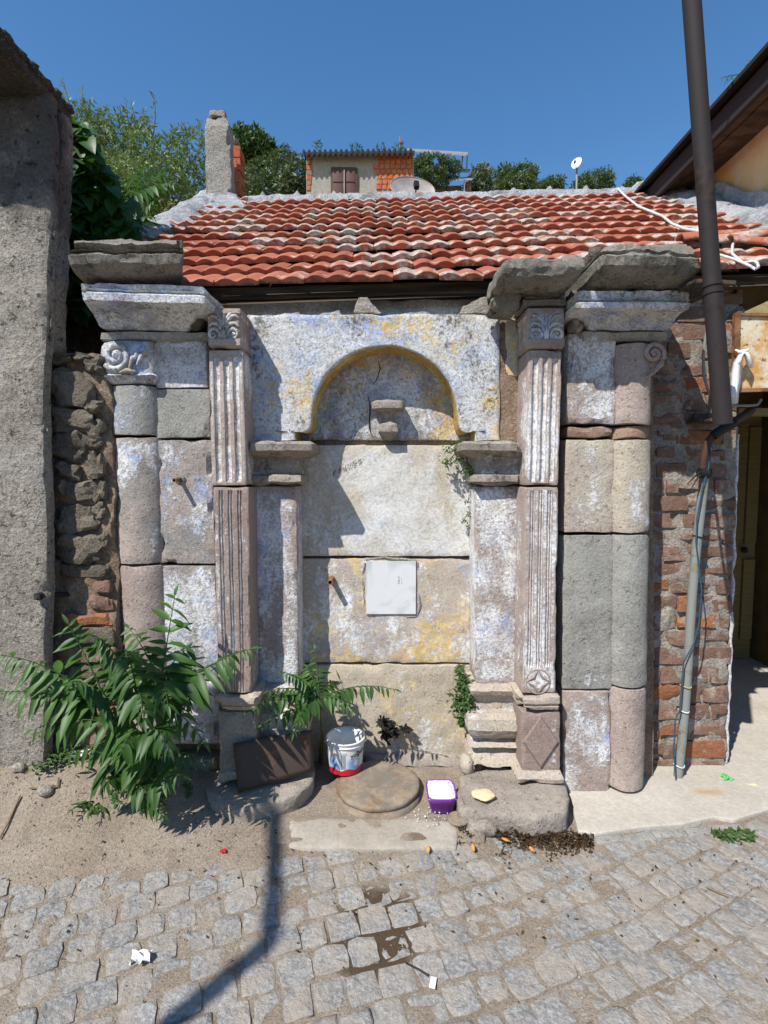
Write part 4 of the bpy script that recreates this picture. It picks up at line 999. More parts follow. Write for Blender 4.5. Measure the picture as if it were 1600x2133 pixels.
# ------------------------------------------------------------------ satellite dishes
def dish(name, label, c, r, asp, tiltx, yaw, mat, pole_to, pr, group=None):
    t = thing(name, label, 'satellite dish', Vector((c.x, c.y, pole_to)), group)
    R = Matrix.Rotation(yaw, 3, 'Z') @ Matrix.Rotation(tiltx, 3, 'X')
    m = MB(); rings = []
    for i in range(9):
        rr = i / 8; rings.append([c + R @ Vector((cos(a) * r * asp * rr, r * 0.26 * (1 - rr * rr) , sin(a) * r * rr * (1 - 0.12 * sin(a)))) for a in [2 * pi * k / 36 for k in range(36)]])
    m.grid(rings, True); m.build('reflector', mat, t, recalc=False)
    m = MB(); m.tube([c + R @ Vector((cos(a) * r * asp, 0, sin(a) * r * (1 - 0.12 * sin(a)))) for a in [2 * pi * k / 40 for k in range(41)]], r * 0.022, 6, cap=False); m.build('rim', mat, t, recalc=False)
    m = MB(); m.tube([c + R @ Vector((0, r * 0.1, -r * 0.9)), c + R @ Vector((0, -r * 0.55, -r * 0.62))], r * 0.045, 6)
    m.build('arm', M['greycable'], t)
    m = MB(); m.box(c + R @ Vector((0, -r * 0.6, -r * 0.50)), r * 0.13, r * 0.12, r * 0.2, R); m.build('receiver', M['black'], t, smooth=False)
    m = MB(); b_ = c + R @ Vector((0, r * 0.35, -r * 0.1)); m.tube([b_, Vector((b_.x, b_.y, c.z - r * 0.2)), Vector((b_.x, b_.y, pole_to))], pr, 8); m.build('pole', M['greycable'], t)
    return t
dish('satellite_dish', 'wide grey satellite dish with black receiver standing behind the cement ridge', P(860, 392, 5.35), 0.172, 1.28, radians(-24), radians(12), M['dish'], 3.3, 0.02)
q = P(1201, 338, 20.0); dish('satellite_dish', 'small round white satellite dish on a thin tall pole', q, 0.23, 0.78, radians(-20), radians(-38), M['dishwhite'], hillz(q.x, 20.0) - 0.3, 0.035)

# ------------------------------------------------------------------ brick hut on the hill
random.seed(31)
YH = 19.0
HT = thing('brick_hut', 'plastered brick hut with black corrugated roof and small window on the hill', 'hut', (P(745, 415, YH).x, YH, P(745, 430, YH).z))
def hb(name, mat, x0, x1, y0, y1, Y, yb, parent=HT, **k): return loft(name, mat, parent, [(y0, x0, x1, Y), (y1, x0, x1, Y)], yb, dz=0.25, corner=0.02, **k)
hb('wall', M['hutplaster'], 638, 862, 318, 470, YH, 22.5, nx=14, amp=0.02)
# exposed hollow bricks at both corners
for r_ in range(8):
    y0 = 320 + r_ * 10.6
    x = (785 if r_ < 2 else 779) + random.uniform(-3, 6)
    if r_ == 7: break
    while x < 859:
        w_ = random.choice((11.0, 11.6, 12.4)); x1 = min(x + w_, 862)
        hb('brick', M['hutbrick'], x, x1 - 0.7, y0, y0 + 9.9, YH - 0.05, YH + 0.05, nx=2, amp=0.01, ny=1); x += w_
for r_ in range(7):
    y0 = 322 + r_ * 10.6
    hb('brick', M['hutbrick'] if r_ % 2 == 0 else M['brick'], 638, 647 + random.uniform(0, 5), y0, y0 + 9.9, YH - 0.04, YH + 0.05, nx=2, amp=0.01, ny=1)
W_ = hb('window', M['darkwood'], 689, 745, 347, 406, YH - 0.08, YH + 0.1, nx=4, amp=0.006)
hb('pane', M['curtain'], 693, 715.5, 355, 402, YH - 0.10, YH, W_, nx=2, amp=0.0); hb('pane', M['curtain'], 719, 740, 355, 402, YH - 0.10, YH, W_, nx=2, amp=0.0)
hb('mullion', M['hutplaster'], 715.5, 718.6, 353, 403, YH - 0.16, YH, W_, nx=2, amp=0.004)
hb('glazing_bar', M['darkwood'], 693, 715, 376.5, 378.5, YH - 0.13, YH, W_, nx=2, amp=0.0); hb('glazing_bar', M['darkwood'], 719, 740, 376.5, 378.5, YH - 0.13, YH, W_, nx=2, amp=0.0)
hb('sill', M['greymortar'], 686, 748, 404, 409, YH - 0.16, YH, W_, nx=4, amp=0.005)
# corrugated roof
m = MB(); rings = []
A = P(630, 314, YH - 0.35); Bq = P(864, 311, YH - 0.35); nn = 126
for (dy, dz_) in ((0, -0.16), (0, 0.0), (4.2, 0.55), (4.2, 0.45)):
    rings.append([A.lerp(Bq, i / nn) + Vector((0, dy, dz_ + 0.055 * sin(i / nn * 2 * pi * 21))) for i in range(nn + 1)])
m.grid(rings); m.build('corrugated_roof', M['corrugated'], HT)
# tiny flag on the roof
m = MB(); f0 = P(833, 312, YH + 1.0); m.tube([f0, P(833, 284, YH + 1.0)], 0.02, 6); fl = thing('flag', 'tiny red flag on a short stick above the hut roof', 'flag', f0)
m.build('pole', M['greycable'], fl)
m = MB(); m.grid([[P(831.5 + 5 * u, 287 + 10 * v + 1.5 * sin(u * 5), YH + 1.0 + 0.04 * sin(u * 6)) for u in (0, 0.33, 0.66, 1)] for v in (0, 0.5, 1)]); m.build('cloth', M['redprint'], fl)
# sheds to the right of the hut
SH = thing('metal_shed', 'low shed under sloping grey metal sheets with a white post beside the hut', 'shed', (P(925, 420, 21).x, 21, P(925, 425, 21).z))
def sheet(px, mat, thick=0.05, parent=SH, name='roof_sheet'):
    m = MB(); t = [P(*q) for q in px]; m.add(t + [q - Vector((0, 0, thick)) for q in t], [(0, 1, 2, 3), (7, 6, 5, 4), (0, 4, 5, 1), (1, 5, 6, 2), (2, 6, 7, 3), (3, 7, 4, 0)])
    return m.build(name, mat, parent, smooth=False)
sheet([(845, 312, 20.5), (974, 322, 20.5), (976, 317, 23), (850, 309, 23)], M['sheet'])
sheet([(880, 352, 20.8), (978, 357, 20.8), (980, 352, 23), (885, 349, 23)], M['sheet'])
sheet([(905, 374, 20.0), (984, 372, 20.0), (990, 368, 23), (905, 372, 23)], M['sheet'])
hb('shed_wall', M['hutplaster'], 885, 962, 386, 470, 21.0, 23.5, SH, nx=4, amp=0.01)
hb('post', M['white'], 966, 969, 376, 470, 20.2, 20.3, SH, nx=2, amp=0.0, ny=1)
hb('brick_pier', M['brick'], 971, 982, 378, 470, 20.6, 21.6, SH, nx=2, amp=0.01)
for a in (962, 972): m = MB(); m.tube([P(a, 357, 20.8), P(a + 2, 322, 20.8)], 0.025, 5); m.build('strut', M['sheet'], SH)

# ------------------------------------------------------------------ trees
def leaf_cloud(mb, blobs, n, size, seed, asp=3.0, shell=0.35, droop=0.0, up=0.0, nclump=None):
    r = random.Random(seed); tot = sum(b[3] for b in blobs)
    vols = [(b[3] * b[4] * b[5]) ** (0.75) for b in blobs]; S = sum(vols)
    for b, v in zip(blobs, vols):
        for _ in range(int(n * v / S)):
            while True:
                d = Vector((r.uniform(-1, 1), r.uniform(-1, 1), r.uniform(-1, 1)))
                if 0.001 < d.length < 1: break
            rad = d.length ** shell; d.normalize()
            k = 1 + 0.28 * mn.noise(d * 2.3 + Vector((b[0], b[1], b[2]))) + 0.2 * mn.noise(d * 5.5 + Vector((b[0], b[1], b[2])))
            c = Vector((b[0] + d.x * b[3] * rad * k, b[1] + d.y * b[4] * rad * k, b[2] + d.z * b[5] * rad * k))
            if mn.noise(c * (2.4 / max(0.2, b[3]))) < -0.12: continue
            ax = Vector((r.gauss(0, 1), r.gauss(0, 1), r.gauss(0, 1) + up - droop)).normalized()
            sd = ax.cross(Vector((r.gauss(0, 1), r.gauss(0, 1), r.gauss(0, 1)))).normalized()
            L = size * r.uniform(0.6, 1.3); w_ = L / asp
            mb.add([c, c + ax * L * 0.5 + sd * w_ * 0.5, c + ax * L, c + ax * L * 0.5 - sd * w_ * 0.5], [(0, 1, 2, 3)])
def limbs(mb, base, blobs, r0, seed, extra=2):
    r = random.Random(seed)
    for b in blobs:
        c = Vector(b[:3]); mid = base.lerp(c, 0.5) + Vector((r.uniform(-0.2, 0.2), r.uniform(-0.2, 0.2), 0.1)) * (c - base).length * 0.3
        pts = [base, base.lerp(mid, 0.6) + Vector((0, 0, 0.05)), mid, c]; mb.tube(pts, [r0, r0 * 0.7, r0 * 0.45, r0 * 0.15], 6)
        for _ in range(extra):
            d = Vector((r.uniform(-1, 1), r.uniform(-1, 1), r.uniform(-0.3, 1))); mb.tube([mid, mid.lerp(c, 0.5) + d * b[3] * 0.3, c + Vector((d.x * b[3], d.y * b[4], d.z * b[5])) * 0.8], [r0 * 0.35, r0 * 0.22, r0 * 0.06], 5)
def tree(name, label, mat, base, blobs, n, size, seed, r0=0.12, asp=2.6, shell=0.38, group=None, whips=None, **k):
    t = thing(name, label, 'tree', base, group)
    m = MB(); c = Vector((sum(b[0] for b in blobs) / len(blobs), sum(b[1] for b in blobs) / len(blobs), min(b[2] - b[5] * 0.6 for b in blobs)))
    fork = Vector(base).lerp(c, 0.75) if c.z > base[2] else Vector(base) + Vector((0, 0, 0.3))
    m.tube([base, Vector(base).lerp(fork, 0.5) + Vector((r0 * 0.6, 0, 0)), fork], [r0 * 1.3, r0 * 1.05, r0], 8); limbs(m, fork, blobs, r0 * 0.7, seed)
    if whips:
        for (a, b_) in whips: m.tube([a, a.lerp(b_, 0.5) + Vector((0.03, 0, 0)), b_], [0.012, 0.008, 0.003], 4)
    m.build('trunk', M['bark'], t)
    m = MB(); leaf_cloud(m, blobs, n, size, seed, asp, shell, **k)
    if whips:
        r = random.Random(seed)
        for (a, b_) in whips:
            for i in range(26):
                p = a.lerp(b_, i / 25); ax = (Vector((r.gauss(0, 1), r.gauss(0, 1), 0.6 + r.gauss(0, 0.4)))).normalized(); sd = ax.cross(Vector((0.3, 1, 0.2))).normalized(); L = size * r.uniform(0.7, 1.2)
                m.add([p, p + ax * L * 0.5 + sd * L / asp * 0.5, p + ax * L, p + ax * L * 0.5 - sd * L / asp * 0.5], [(0, 1, 2, 3)])
    m.build('crown', M[mat], t, smooth=False, recalc=False)
    return t
def bl(px, py, Y, rx, rz, ry=None):
    c = P(px, py, Y); k = c.y * 1.03 / FPX; return (c.x, c.y, c.z, rx * k, (ry or rx) * k, rz * k)
def hbase(px, Y): 
    x = P(px, 400, Y).x; return Vector((x, Y, hillz(x, Y) - 0.1))
tree('almond_tree', 'loose green almond tree with upright whips beside the plastered chimney', 'willow', hbase(290, 9.0),
     [bl(270, 330, 9.0, 62, 80), bl(330, 370, 8.8, 80, 75), bl(215, 330, 9.2, 70, 90), bl(395, 345, 9.2, 45, 75), bl(170, 300, 9.0, 45, 75), bl(290, 420, 8.6, 110, 60)], 22000, 0.095, 3, 0.10, 3.8, 0.6, up=0.5,
     whips=[(P(265, 300, 9), P(262, 212, 9)), (P(318, 290, 9), P(322, 197, 9)), (P(285, 290, 9), P(275, 222, 9)), (P(150, 260, 9), P(130, 165, 9)), (P(165, 270, 9), P(172, 175, 9)), (P(390, 320, 9), P(385, 262, 9)), (P(420, 310, 9.3), P(415, 250, 9.3)), (P(300, 280, 9), P(298, 228, 9)), (P(240, 300, 9), P(225, 225, 9)), (P(345, 310, 9), P(362, 270, 9))])
tree('umbrella_pine', 'dense rounded dark green pine on the hill beside the brick flue', 'pine', hbase(520, 24), [bl(520, 310, 24, 38, 32), bl(500, 322, 24, 24, 26), bl(546, 320, 24, 24, 28)], 9000, 0.26, 5, 0.22, 2.5, 0.22, up=0.8)
tree('olive_tree', 'grey green olive tree against the left end of the brick hut', 'olive', hbase(620, 20.5), [bl(618, 370, 20.5, 28, 38), bl(606, 392, 20.5, 26, 22)], 3500, 0.2, 6, 0.1, 2.6, 0.45)
tree('oak_tree', 'dark bushy tree between the pine and the olive tree', 'oak', hbase(575, 23), [bl(575, 355, 23, 34, 34), bl(545, 380, 22, 44, 34), bl(594, 330, 23.5, 20, 22), bl(520, 395, 21, 28, 26)], 10000, 0.15, 7, 0.12, 2.8, 0.6)
tree('climbing_bush', 'dense green bush spreading over the shed roof beside the hut', 'oak', Vector((P(900, 400, 20.2).x, 20.2, P(900, 415, 20.2).z)), [bl(900, 350, 20.2, 36, 18), bl(932, 352, 20.2, 26, 16), bl(880, 340, 20.2, 18, 16), bl(900, 372, 20, 36, 12)], 8000, 0.12, 8, 0.06, 2.8, 0.6)
tree('olive_tree', 'silvery low olive tree at the right end of the metal shed', 'olive', hbase(1000, 24), [bl(1000, 390, 24, 24, 28), bl(985, 405, 24, 20, 20), bl(1002, 362, 25, 18, 16)], 3200, 0.22, 9, 0.1, 2.6, 0.45)
tree('oak_tree', 'broad dark tree on the hill just right of the shed and silvery olive', 'oak', hbase(1075, 28), [bl(1055, 368, 28, 26, 20), bl(1092, 362, 28, 22, 20), bl(1075, 392, 28, 44, 18), bl(1112, 356, 28, 9, 14)], 8500, 0.17, 10, 0.14, 2.8, 0.6)
tree('oak_tree', 'small rounded bushy tree between the broad tree and the white dish pole', 'oak', hbase(1150, 29), [bl(1150, 390, 29, 26, 20), bl(1140, 400, 29, 30, 16)], 4200, 0.17, 11, 0.1, 2.8, 0.6)
tree('oak_tree', 'wide low tree just right of the white dish pole', 'oak', hbase(1240, 29), [bl(1240, 380, 29, 36, 18), bl(1215, 390, 29, 25, 16), bl(1262, 378, 29, 18, 14)], 5000, 0.17, 12, 0.1, 2.8, 0.6)
tree('oak_tree', 'little tree top at the foot of the brown eave boards', 'oak', hbase(1320, 30), [bl(1320, 383, 30, 17, 14), bl(1310, 395, 30, 20, 12)], 2400, 0.16, 13, 0.1, 2.8, 0.6)
# scraps of weeds on the hut roof
m = MB(); leaf_cloud(m, [bl(830, 308, 20, 10, 8), bl(742, 309, 20, 10, 6), bl(662, 305, 20, 8, 8), bl(795, 311, 20, 14, 4)], 420, 0.14, 4, 4, 0.7, up=0.8)
stuff(m.build('roof_weeds', M['herb'], None, smooth=False, recalc=False), 'thin green weeds growing on the corrugated hut roof', 'weeds')
# ------------------------------------------------------------------ left house: rough plaster wall with sloping roof edge
random.seed(41)
LH = thing('plastered_house', 'house with rough grey cement plaster wall and dark sloping roof edge', 'house', (-2.4, 2.4, 0.2))
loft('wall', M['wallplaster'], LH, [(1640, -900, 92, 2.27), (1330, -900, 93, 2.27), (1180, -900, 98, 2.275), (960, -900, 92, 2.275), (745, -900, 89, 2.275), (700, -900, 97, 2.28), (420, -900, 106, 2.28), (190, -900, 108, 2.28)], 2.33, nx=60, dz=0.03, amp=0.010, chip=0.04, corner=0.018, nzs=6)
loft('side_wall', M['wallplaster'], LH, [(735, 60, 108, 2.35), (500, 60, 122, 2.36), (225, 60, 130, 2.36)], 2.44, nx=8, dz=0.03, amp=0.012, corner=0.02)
mb = MB(); mb.box((-3.4, 3.6, 1.4), 1.15, 1.12, 1.5); mb.build('rear_wall', M['plaster'], LH, smooth=False)
# flat roof coping that oversails the wall towards the street and shades its top
zr0 = P(146, 250, 2.46).z; xr0 = P(146, 250, 2.46).x
m = MB(); rings = []
for i in range(61):
    x = lerp(-5.0, xr0, i / 60); ring = []
    for (dy, dz_) in ((1.99, 0.0), (1.985, 0.035), (2.03, 0.055), (2.25, 0.065), (2.46, 0.06), (2.47, 0.0), (2.3, -0.012), (2.1, -0.01)):
        v = Vector((x, dy, zr0 + dz_)); v += nv(v, 8, 3) * 0.012 + nv(v, 30, 3) * 0.008; ring.append(v)
    rings.append(ring)
m.grid(rings, True); m.add(rings[-1], [tuple(range(8))]); rf = m.build('roof_slab', M['darkroof'], LH)
for i in range(7):
    y_ = 2.0 + i * 0.075
    lump('coping_tile', M['darkroof'], rf, Vector((xr0 - 0.05, y_, zr0 + 0.045)), (0.075, 0.04, 0.022), i, 2, 0.3, 0.5)

# ------------------------------------------------------------------ rubble wall between the left house and the fountain
RW = thing('rubble_wall', 'narrow wall of dark rounded fieldstones set in earth mortar beside the left column', 'wall', (P(160, 1500, 2.5).x, 2.5, 0.15))
loft('mortar_bed', M['mortar'], RW, [(735, 88, 230, 2.405), (760, 88, 230, 2.405), (1640, 88, 254, 2.405)], 2.75, nx=26, dz=0.025, amp=0.022, chip=0.0, nzs=9)
# (cx, cy, rx, ry, rot)
S_ = [(154, 813, 45, 37, 0.1), (201, 848, 16, 13, -0.2), (150, 878, 46, 25, -0.15), (206, 890, 13, 18, 0.1), (150, 932, 38, 30, -0.25), (206, 920, 14, 17, 0), (206, 968, 17, 26, 0.2), (152, 980, 24, 17, -0.1), (181, 1020, 32, 21, 0.15), (138, 1016, 12, 15, 0), (169, 1079, 37, 30, 0.2), (212, 1062, 15, 15, 0.4), (132, 1098, 15, 19, 0.2), (172, 1140, 47, 30, 0.05), (214, 1020, 12, 22, 0), (205, 765, 18, 16, 0), (112, 800, 12, 22, 0), (108, 905, 10, 18, 0), (118, 1180, 14, 22, 0.1), (222, 1120, 10, 16, 0), (112, 970, 9, 16, 0), (128, 752, 26, 10, 0.2), (178, 748, 18, 9, -0.2)]
for i, (cx, cy, rx, ry, ro) in enumerate(S_):
    c = P(cx, cy, 2.412); k = 2.41 / FPX
    lump('rubble_stone', M['rubble'], RW, c, (rx * k * 1.15, 0.040 + 0.02 * random.random(), ry * k * 1.15), i + 30, 3, 0.46, 0.66, -ro, sharp=0.33)
for i, (x0, x1, y0, y1, mat) in enumerate(((122, 226, 1174, 1205, 'rubble'), (190, 236, 1210, 1236, 'brick'), (182, 238, 1242, 1274, 'brick'), (132, 238, 1278, 1304, 'brickhot'), (150, 240, 1310, 1342, 'rubble'), (120, 240, 1350, 1382, 'brick'), (130, 244, 1388, 1420, 'rubble'), (120, 246, 1426, 1470, 'rubble'), (130, 250, 1476, 1520, 'brick'))):
    loft('brick' if 'brick' in mat else 'rubble_stone', M[mat], RW, [(y0, x0, x1 - 3, 2.38), (y1, x0, x1 - 3, 2.38)], 2.56, nx=10, amp=0.010, corner=0.014, chip=0.05)
# broken roof tile lying on top
m = MB(); m.grid([[P(a, b, 2.44 + d) for a, b, d in ((98, 735, 0), (116, 742, -0.01), (132, 754, -0.02), (146, 763, -0.03), (158, 758, -0.02), (176, 746, -0.01), (192, 736, 0))], [P(a, b, 2.60 + d) for a, b, d in ((98, 730, 0), (116, 737, 0), (132, 747, 0), (146, 755, 0), (158, 750, 0), (176, 740, 0), (192, 731, 0))]])
bt = m.build('broken_tile', M['brickhot'], None)
sm = bt.modifiers.new('s', 'SOLIDIFY'); sm.thickness = 0.012
tag(bt, 'broken curved clay tile lying on top of the rubble wall', 'roof tile')
# iron pipe stub
m = MB(); m.tube([P(214, 1232, 2.47), P(150, 1237, 2.42), P(92, 1240, 2.30), P(78, 1242, 2.26), P(75, 1250, 2.255)], 0.011, 10); m.tube([P(86, 1241, 2.28), P(76, 1243, 2.255)], 0.016, 10)
tag(m.build('water_pipe', M['pipe'], None), 'thin rusty water pipe bent out of the rubble wall', 'pipe')
# dim back wall in the gap above the rubble wall
loft('rear_wall', M['mortar'], HS, [(505, 60, 330, 2.9), (800, 60, 330, 2.9)], 3.1, nx=14, dz=0.06, amp=0.02)

# ------------------------------------------------------------------ right house: brick pier, doorway, ochre upper wall
random.seed(51)
RH = thing('ochre_house', 'house with ochre side wall, dark boarded eave and an open doorway under the tile roof', 'house', (2.4, 2.8, 0.0))
BP = thing('brick_pier', 'eroded red brick pier beside the doorway with lime along its edge', 'pier', (P(1445, 1600, 2.65).x, 2.65, 0.0))
loft('mortar_core', M['greymortar'], BP, [(560, 1340, 1543, 2.665), (900, 1340, 1537, 2.665), (1300, 1345, 1519, 2.665), (1625, 1345, 1510, 2.665)], 2.85, nx=24, dz=0.025, amp=0.016, chip=0.03)
y = 600.0; r_ = 0
while y < 1590:
    hgt = random.uniform(33, 38) if y < 1300 else random.uniform(36, 41)
    x = 1350 - random.uniform(0, 40); xe_ = 1541 - (y - 850) * 0.035
    while x < xe_ - 8:
        wd = random.choice((96, 90, 60, 48)) * random.uniform(0.9, 1.1)
        x1 = min(x + wd, xe_ + random.uniform(-3, 5))
        if xe_ - x1 < 22: x1 = xe_ + random.uniform(-4, 3)
        if x1 > 1352 and x1 - x > 10:
            loft('brick', M['brickhot'] if random.random() < 0.14 else M['brick'], BP, [(y + 2.5, x + 1.5, x1 - 2.5, 2.655 + random.uniform(-0.004, 0.010)), (y + hgt - 2.5, x + 1.5, x1 - 2.5, 2.655 + random.uniform(-0.004, 0.010))], 2.74, nx=4, dz=0.025, ny=1, amp=0.007, corner=0.0035, chip=0.09)
        x = x1
    y += hgt; r_ += 1
m = MB()
for i in range(26):
    yy = lerp(905, 1600, i / 25); m.add([], [])
m.tube([P(1537 - (yy - 880) * 0.034, yy, 2.68) for yy in [905 + 18 * i for i in range(39)]], [0.010 + 0.006 * nz((0, 0, i), 0.9) for i in range(39)], 6, nseed=4, namp=0.008)
m.build('lime_edge', M['whiteplaster'], BP)
# upper ochre wall, running back beside the tile roof
WX = 2.42
m = MB(); m.grid([[Vector((WX + 0.006 * nz((0, y_, z_), 3), y_, z_)) for y_ in [1.9 + 0.12 * i for i in range(34)]] for z_ in [2.62 + 0.1 * i for i in range(15)]])
m.grid([[Vector((WX + x_, 1.9, z_)) for x_ in (0, 2.5)] for z_ in (2.62, 4.02)])
m.build('side_wall', M['ochre'], RH)
# eave: boards, soffit, roof slab
def eaveb(name, mat, x0, x1, z0, z1, y0=1.2, y1=5.02):
    m = MB(); rings = []
    for i in range(27):
        y_ = lerp(y0, y1, i / 26); w1 = 0.006 * nz((x0, y_, z0), 2)
        rings.append([Vector((a + w1, y_, b + w1)) for a, b in ((x0, z0), (x1, z0), (x1, z1), (x0, z1))])
    m.grid(rings, True); m.add(rings[0], [(0, 1, 2, 3)]); m.add(rings[-1], [(3, 2, 1, 0)]); return m.build(name, M[mat], RH, smooth=False)
zE = P(1347, 392, 4.42).z
eaveb('fascia_board', 'pipe', 2.12, 2.15, zE - 0.12, zE + 0.01)
eaveb('soffit_board', 'darkwood', 2.155, 2.24, zE - 0.075, zE - 0.055); eaveb('soffit_board', 'darkwood', 2.245, 2.33, zE - 0.082, zE - 0.062); eaveb('soffit_board', 'darkwood', 2.335, 2.42, zE - 0.076, zE - 0.056)
m = MB(); m.add([Vector((2.06, 1.2, zE + 0.02)), Vector((2.06, 5.04, zE + 0.02)), Vector((5.2, 5.04, zE + 1.2)), Vector((5.2, 1.2, zE + 1.2))] + [Vector((2.06, 1.2, zE + 0.045)), Vector((2.06, 5.04, zE + 0.045)), Vector((5.2, 5.04, zE + 1.24)), Vector((5.2, 1.2, zE + 1.24))], [(0, 1, 2, 3), (7, 6, 5, 4), (0, 4, 5, 1), (1, 5, 6, 2), (2, 6, 7, 3), (3, 7, 4, 0)])
m.build('roof', M['corrugated'], RH, smooth=False)
cement_strip('flashing_cement', RH, [roofp(2.30, 0.2, 0.02), roofp(2.30, 0.8, 0.03), roofp(2.32, 1.5, 0.03), roofp(2.30, 2.2, 0.03), roofp(2.26, SL, 0.03)], 0.17, 0.09, 7)
m = MB(); rings = []
for i in range(50):
    c = roofp(2.41, lerp(0.1, SL, i / 49), 0.0); rings.append([c + Vector((-0.04 + 0.03 * nz(c, 5, q), 0, q)) + nv(c + Vector((0, 0, q)), 14, 2) * 0.02 for q in (0, 0.08, 0.15, 0.22 + 0.06 * nz(c, 4, 1))])
m.grid(rings); m.build('flashing_cement', M['limecement'], RH)
# corridor behind the doorway
def quadbox(name, mat, x0, x1, y0, y1, z0, z1, parent=RH):
    m = MB(); m.box(((x0 + x1) / 2, (y0 + y1) / 2, (z0 + z1) / 2), (x1 - x0) / 2, (y1 - y0) / 2, (z1 - z0) / 2); return m.build(name, M[mat], parent, smooth=False)
quadbox('corridor_wall', 'ochre_shaded', 3.02, 3.12, 2.8, 4.4, 0, 2.6)
quadbox('corridor_wall', 'ochre_shaded', 1.80, 1.88, 2.86, 4.3, 0, 2.6)
quadbox('corridor_back', 'ochre_shaded', 1.88, 3.02, 4.3, 4.4, 0, 2.6)
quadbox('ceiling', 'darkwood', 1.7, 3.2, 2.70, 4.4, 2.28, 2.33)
quadbox('lintel', 'darkwood', 1.76, 3.6, 2.67, 2.80, 2.16, 2.27)
quadbox('lintel', 'yellowwood', 1.78, 3.6, 2.70, 2.78, P(1570, 866, 2.74).z, P(1570, 852, 2.74).z)
quadbox('front_wall', 'plaster', 3.0, 4.4, 2.66, 2.79, 0, 2.3)
# panelled door at the far end
DR = quadbox('door', 'yellowwood', 2.45, 2.98, 4.24, 4.29, 0.03, 2.05)
for z0, z1 in ((0.2, 0.85), (0.98, 1.9)):
    for x0 in (2.52, 2.72, 2.88): quadbox('door_panel', 'yellowwood', x0, x0 + 0.09, 4.215, 4.24, z0, z1, DR)
lump('door_knob', M['pipe'], DR, Vector((2.86, 4.19, 0.93)), (0.025, 0.03, 0.025), 1)
# thin eave board, with a soffit shaped to shade the brick pier
bar('porch_eave', M['plate'], RH, P(1452, 586, 2.13), P(1530, 590, 2.13), 0.010, 0.007)
m = MB(); a = P(1448, 587, 2.13); b = P(1532, 591, 2.13); m.add([a, b, Vector((b.x, 2.70, b.z + 0.03)), Vector((a.x, 2.70, a.z + 0.03))] + [q + Vector((0, 0, 0.012)) for q in (a, b, Vector((b.x, 2.70, b.z + 0.03)), Vector((a.x, 2.70, a.z + 0.03)))], [(0, 1, 2, 3), (7, 6, 5, 4), (0, 4, 5, 1), (1, 5, 6, 2), (2, 6, 7, 3), (3, 7, 4, 0)])
m.build('porch_shade_soffit', M['darkroof'], RH, smooth=False)
# a few extra loose tiles on the right end of the roof
for (a, b, Y, rz) in ((1535, 508, 2.86, 0.25), (1585, 520, 2.80, -0.2), (1480, 505, 2.9, 0.1)):
    m = MB(); c = P(a, b, Y); rings = []
    for k in range(5):
        rings.append([c + Vector((lerp(-0.17, 0.17, k / 4), sin(t) * 0.0 - cos(t) * 0.06, sin(t) * 0.055 + rz * lerp(-0.1, 0.1, k / 4))) for t in [pi * q / 10 for q in range(11)]])
    m.grid(rings); o = m.build('loose_ridge_tile', M['tile'], HS); so_ = o.modifiers.new('s', 'SOLIDIFY'); so_.thickness = 0.012

# ------------------------------------------------------------------ brown pipe, sign panel, conduit, cables
PP = thing('stove_pipe', 'tall leaning brown metal pipe fixed in front of the brick pier', 'pipe', P(1508, 885, 2.06))
top = P(1428, -330, 2.52)
a0 = P(1506, 884, 2.06); a1 = P(1484, 596, 2.075); a2 = P(1441, 0, 2.10)
dirp = (a2 - a1).normalized(); top = a2 + dirp * 1.2
m = MB(); m.tube([a0, a0.lerp(a1, 0.5), a1], [0.0335, 0.033, 0.0325], 24); m.build('lower_pipe', M['pipe'], PP)
m = MB(); m.tube([a1 - dirp * 0.02, a2, top], [0.031, 0.0318, 0.0315], 24); m.build('upper_pipe', M['pipe'], PP)
m = MB()
for q in (0.0, 0.028): c = a1 + dirp * (q - 0.03); m.tube([c, c + dirp * 0.008], 0.036, 24)
m.build('joint_band', M['pipe'], PP)
q = a0 + Vector((-0.10, 0.03, 0.015))
m = MB(); cq = P(1468, 878, 2.60); m.box(cq, 0.06, 0.06, 0.005); m.box(cq + Vector((-0.01, 0.02, 0.022)), 0.035, 0.012, 0.018); m.tube([cq, a0 + Vector((-0.03, 0.02, 0.02))], 0.007, 6); m.build('bracket', M['plate'], PP, smooth=False)
SG = thing('rusty_sign', 'cream painted metal panel streaked with orange rust above the doorway', 'sign', P(1570, 812, 2.46))
m = MB(); t = [P(1533, 657, 2.46), P(1720, 662, 2.46), P(1712, 806, 2.46), P(1533, 812, 2.46)]
m.add(t + [v + Vector((0, 0.012, 0)) for v in t], [(0, 1, 2, 3), (7, 6, 5, 4), (0, 4, 5, 1), (1, 5, 6, 2), (2, 6, 7, 3), (3, 7, 4, 0)]); m.build('panel', M['sign'], SG, smooth=False)
bar('frame', M['spout'], SG, P(1534, 655, 2.455), P(1532, 814, 2.455), 0.010, 0.012); bar('frame', M['spout'], SG, P(1530, 814, 2.457), P(1715, 809, 2.457), 0.010, 0.008); bar('frame', M['spout'], SG, P(1530, 655, 2.457), P(1715, 659, 2.457), 0.008, 0.006)
bar('bracket', M['plate'], SG, P(1538, 660, 2.47), P(1545, 650, 2.64), 0.012, 0.012); bar('bracket', M['plate'], SG, P(1538, 806, 2.47), P(1545, 800, 2.64), 0.012, 0.012)
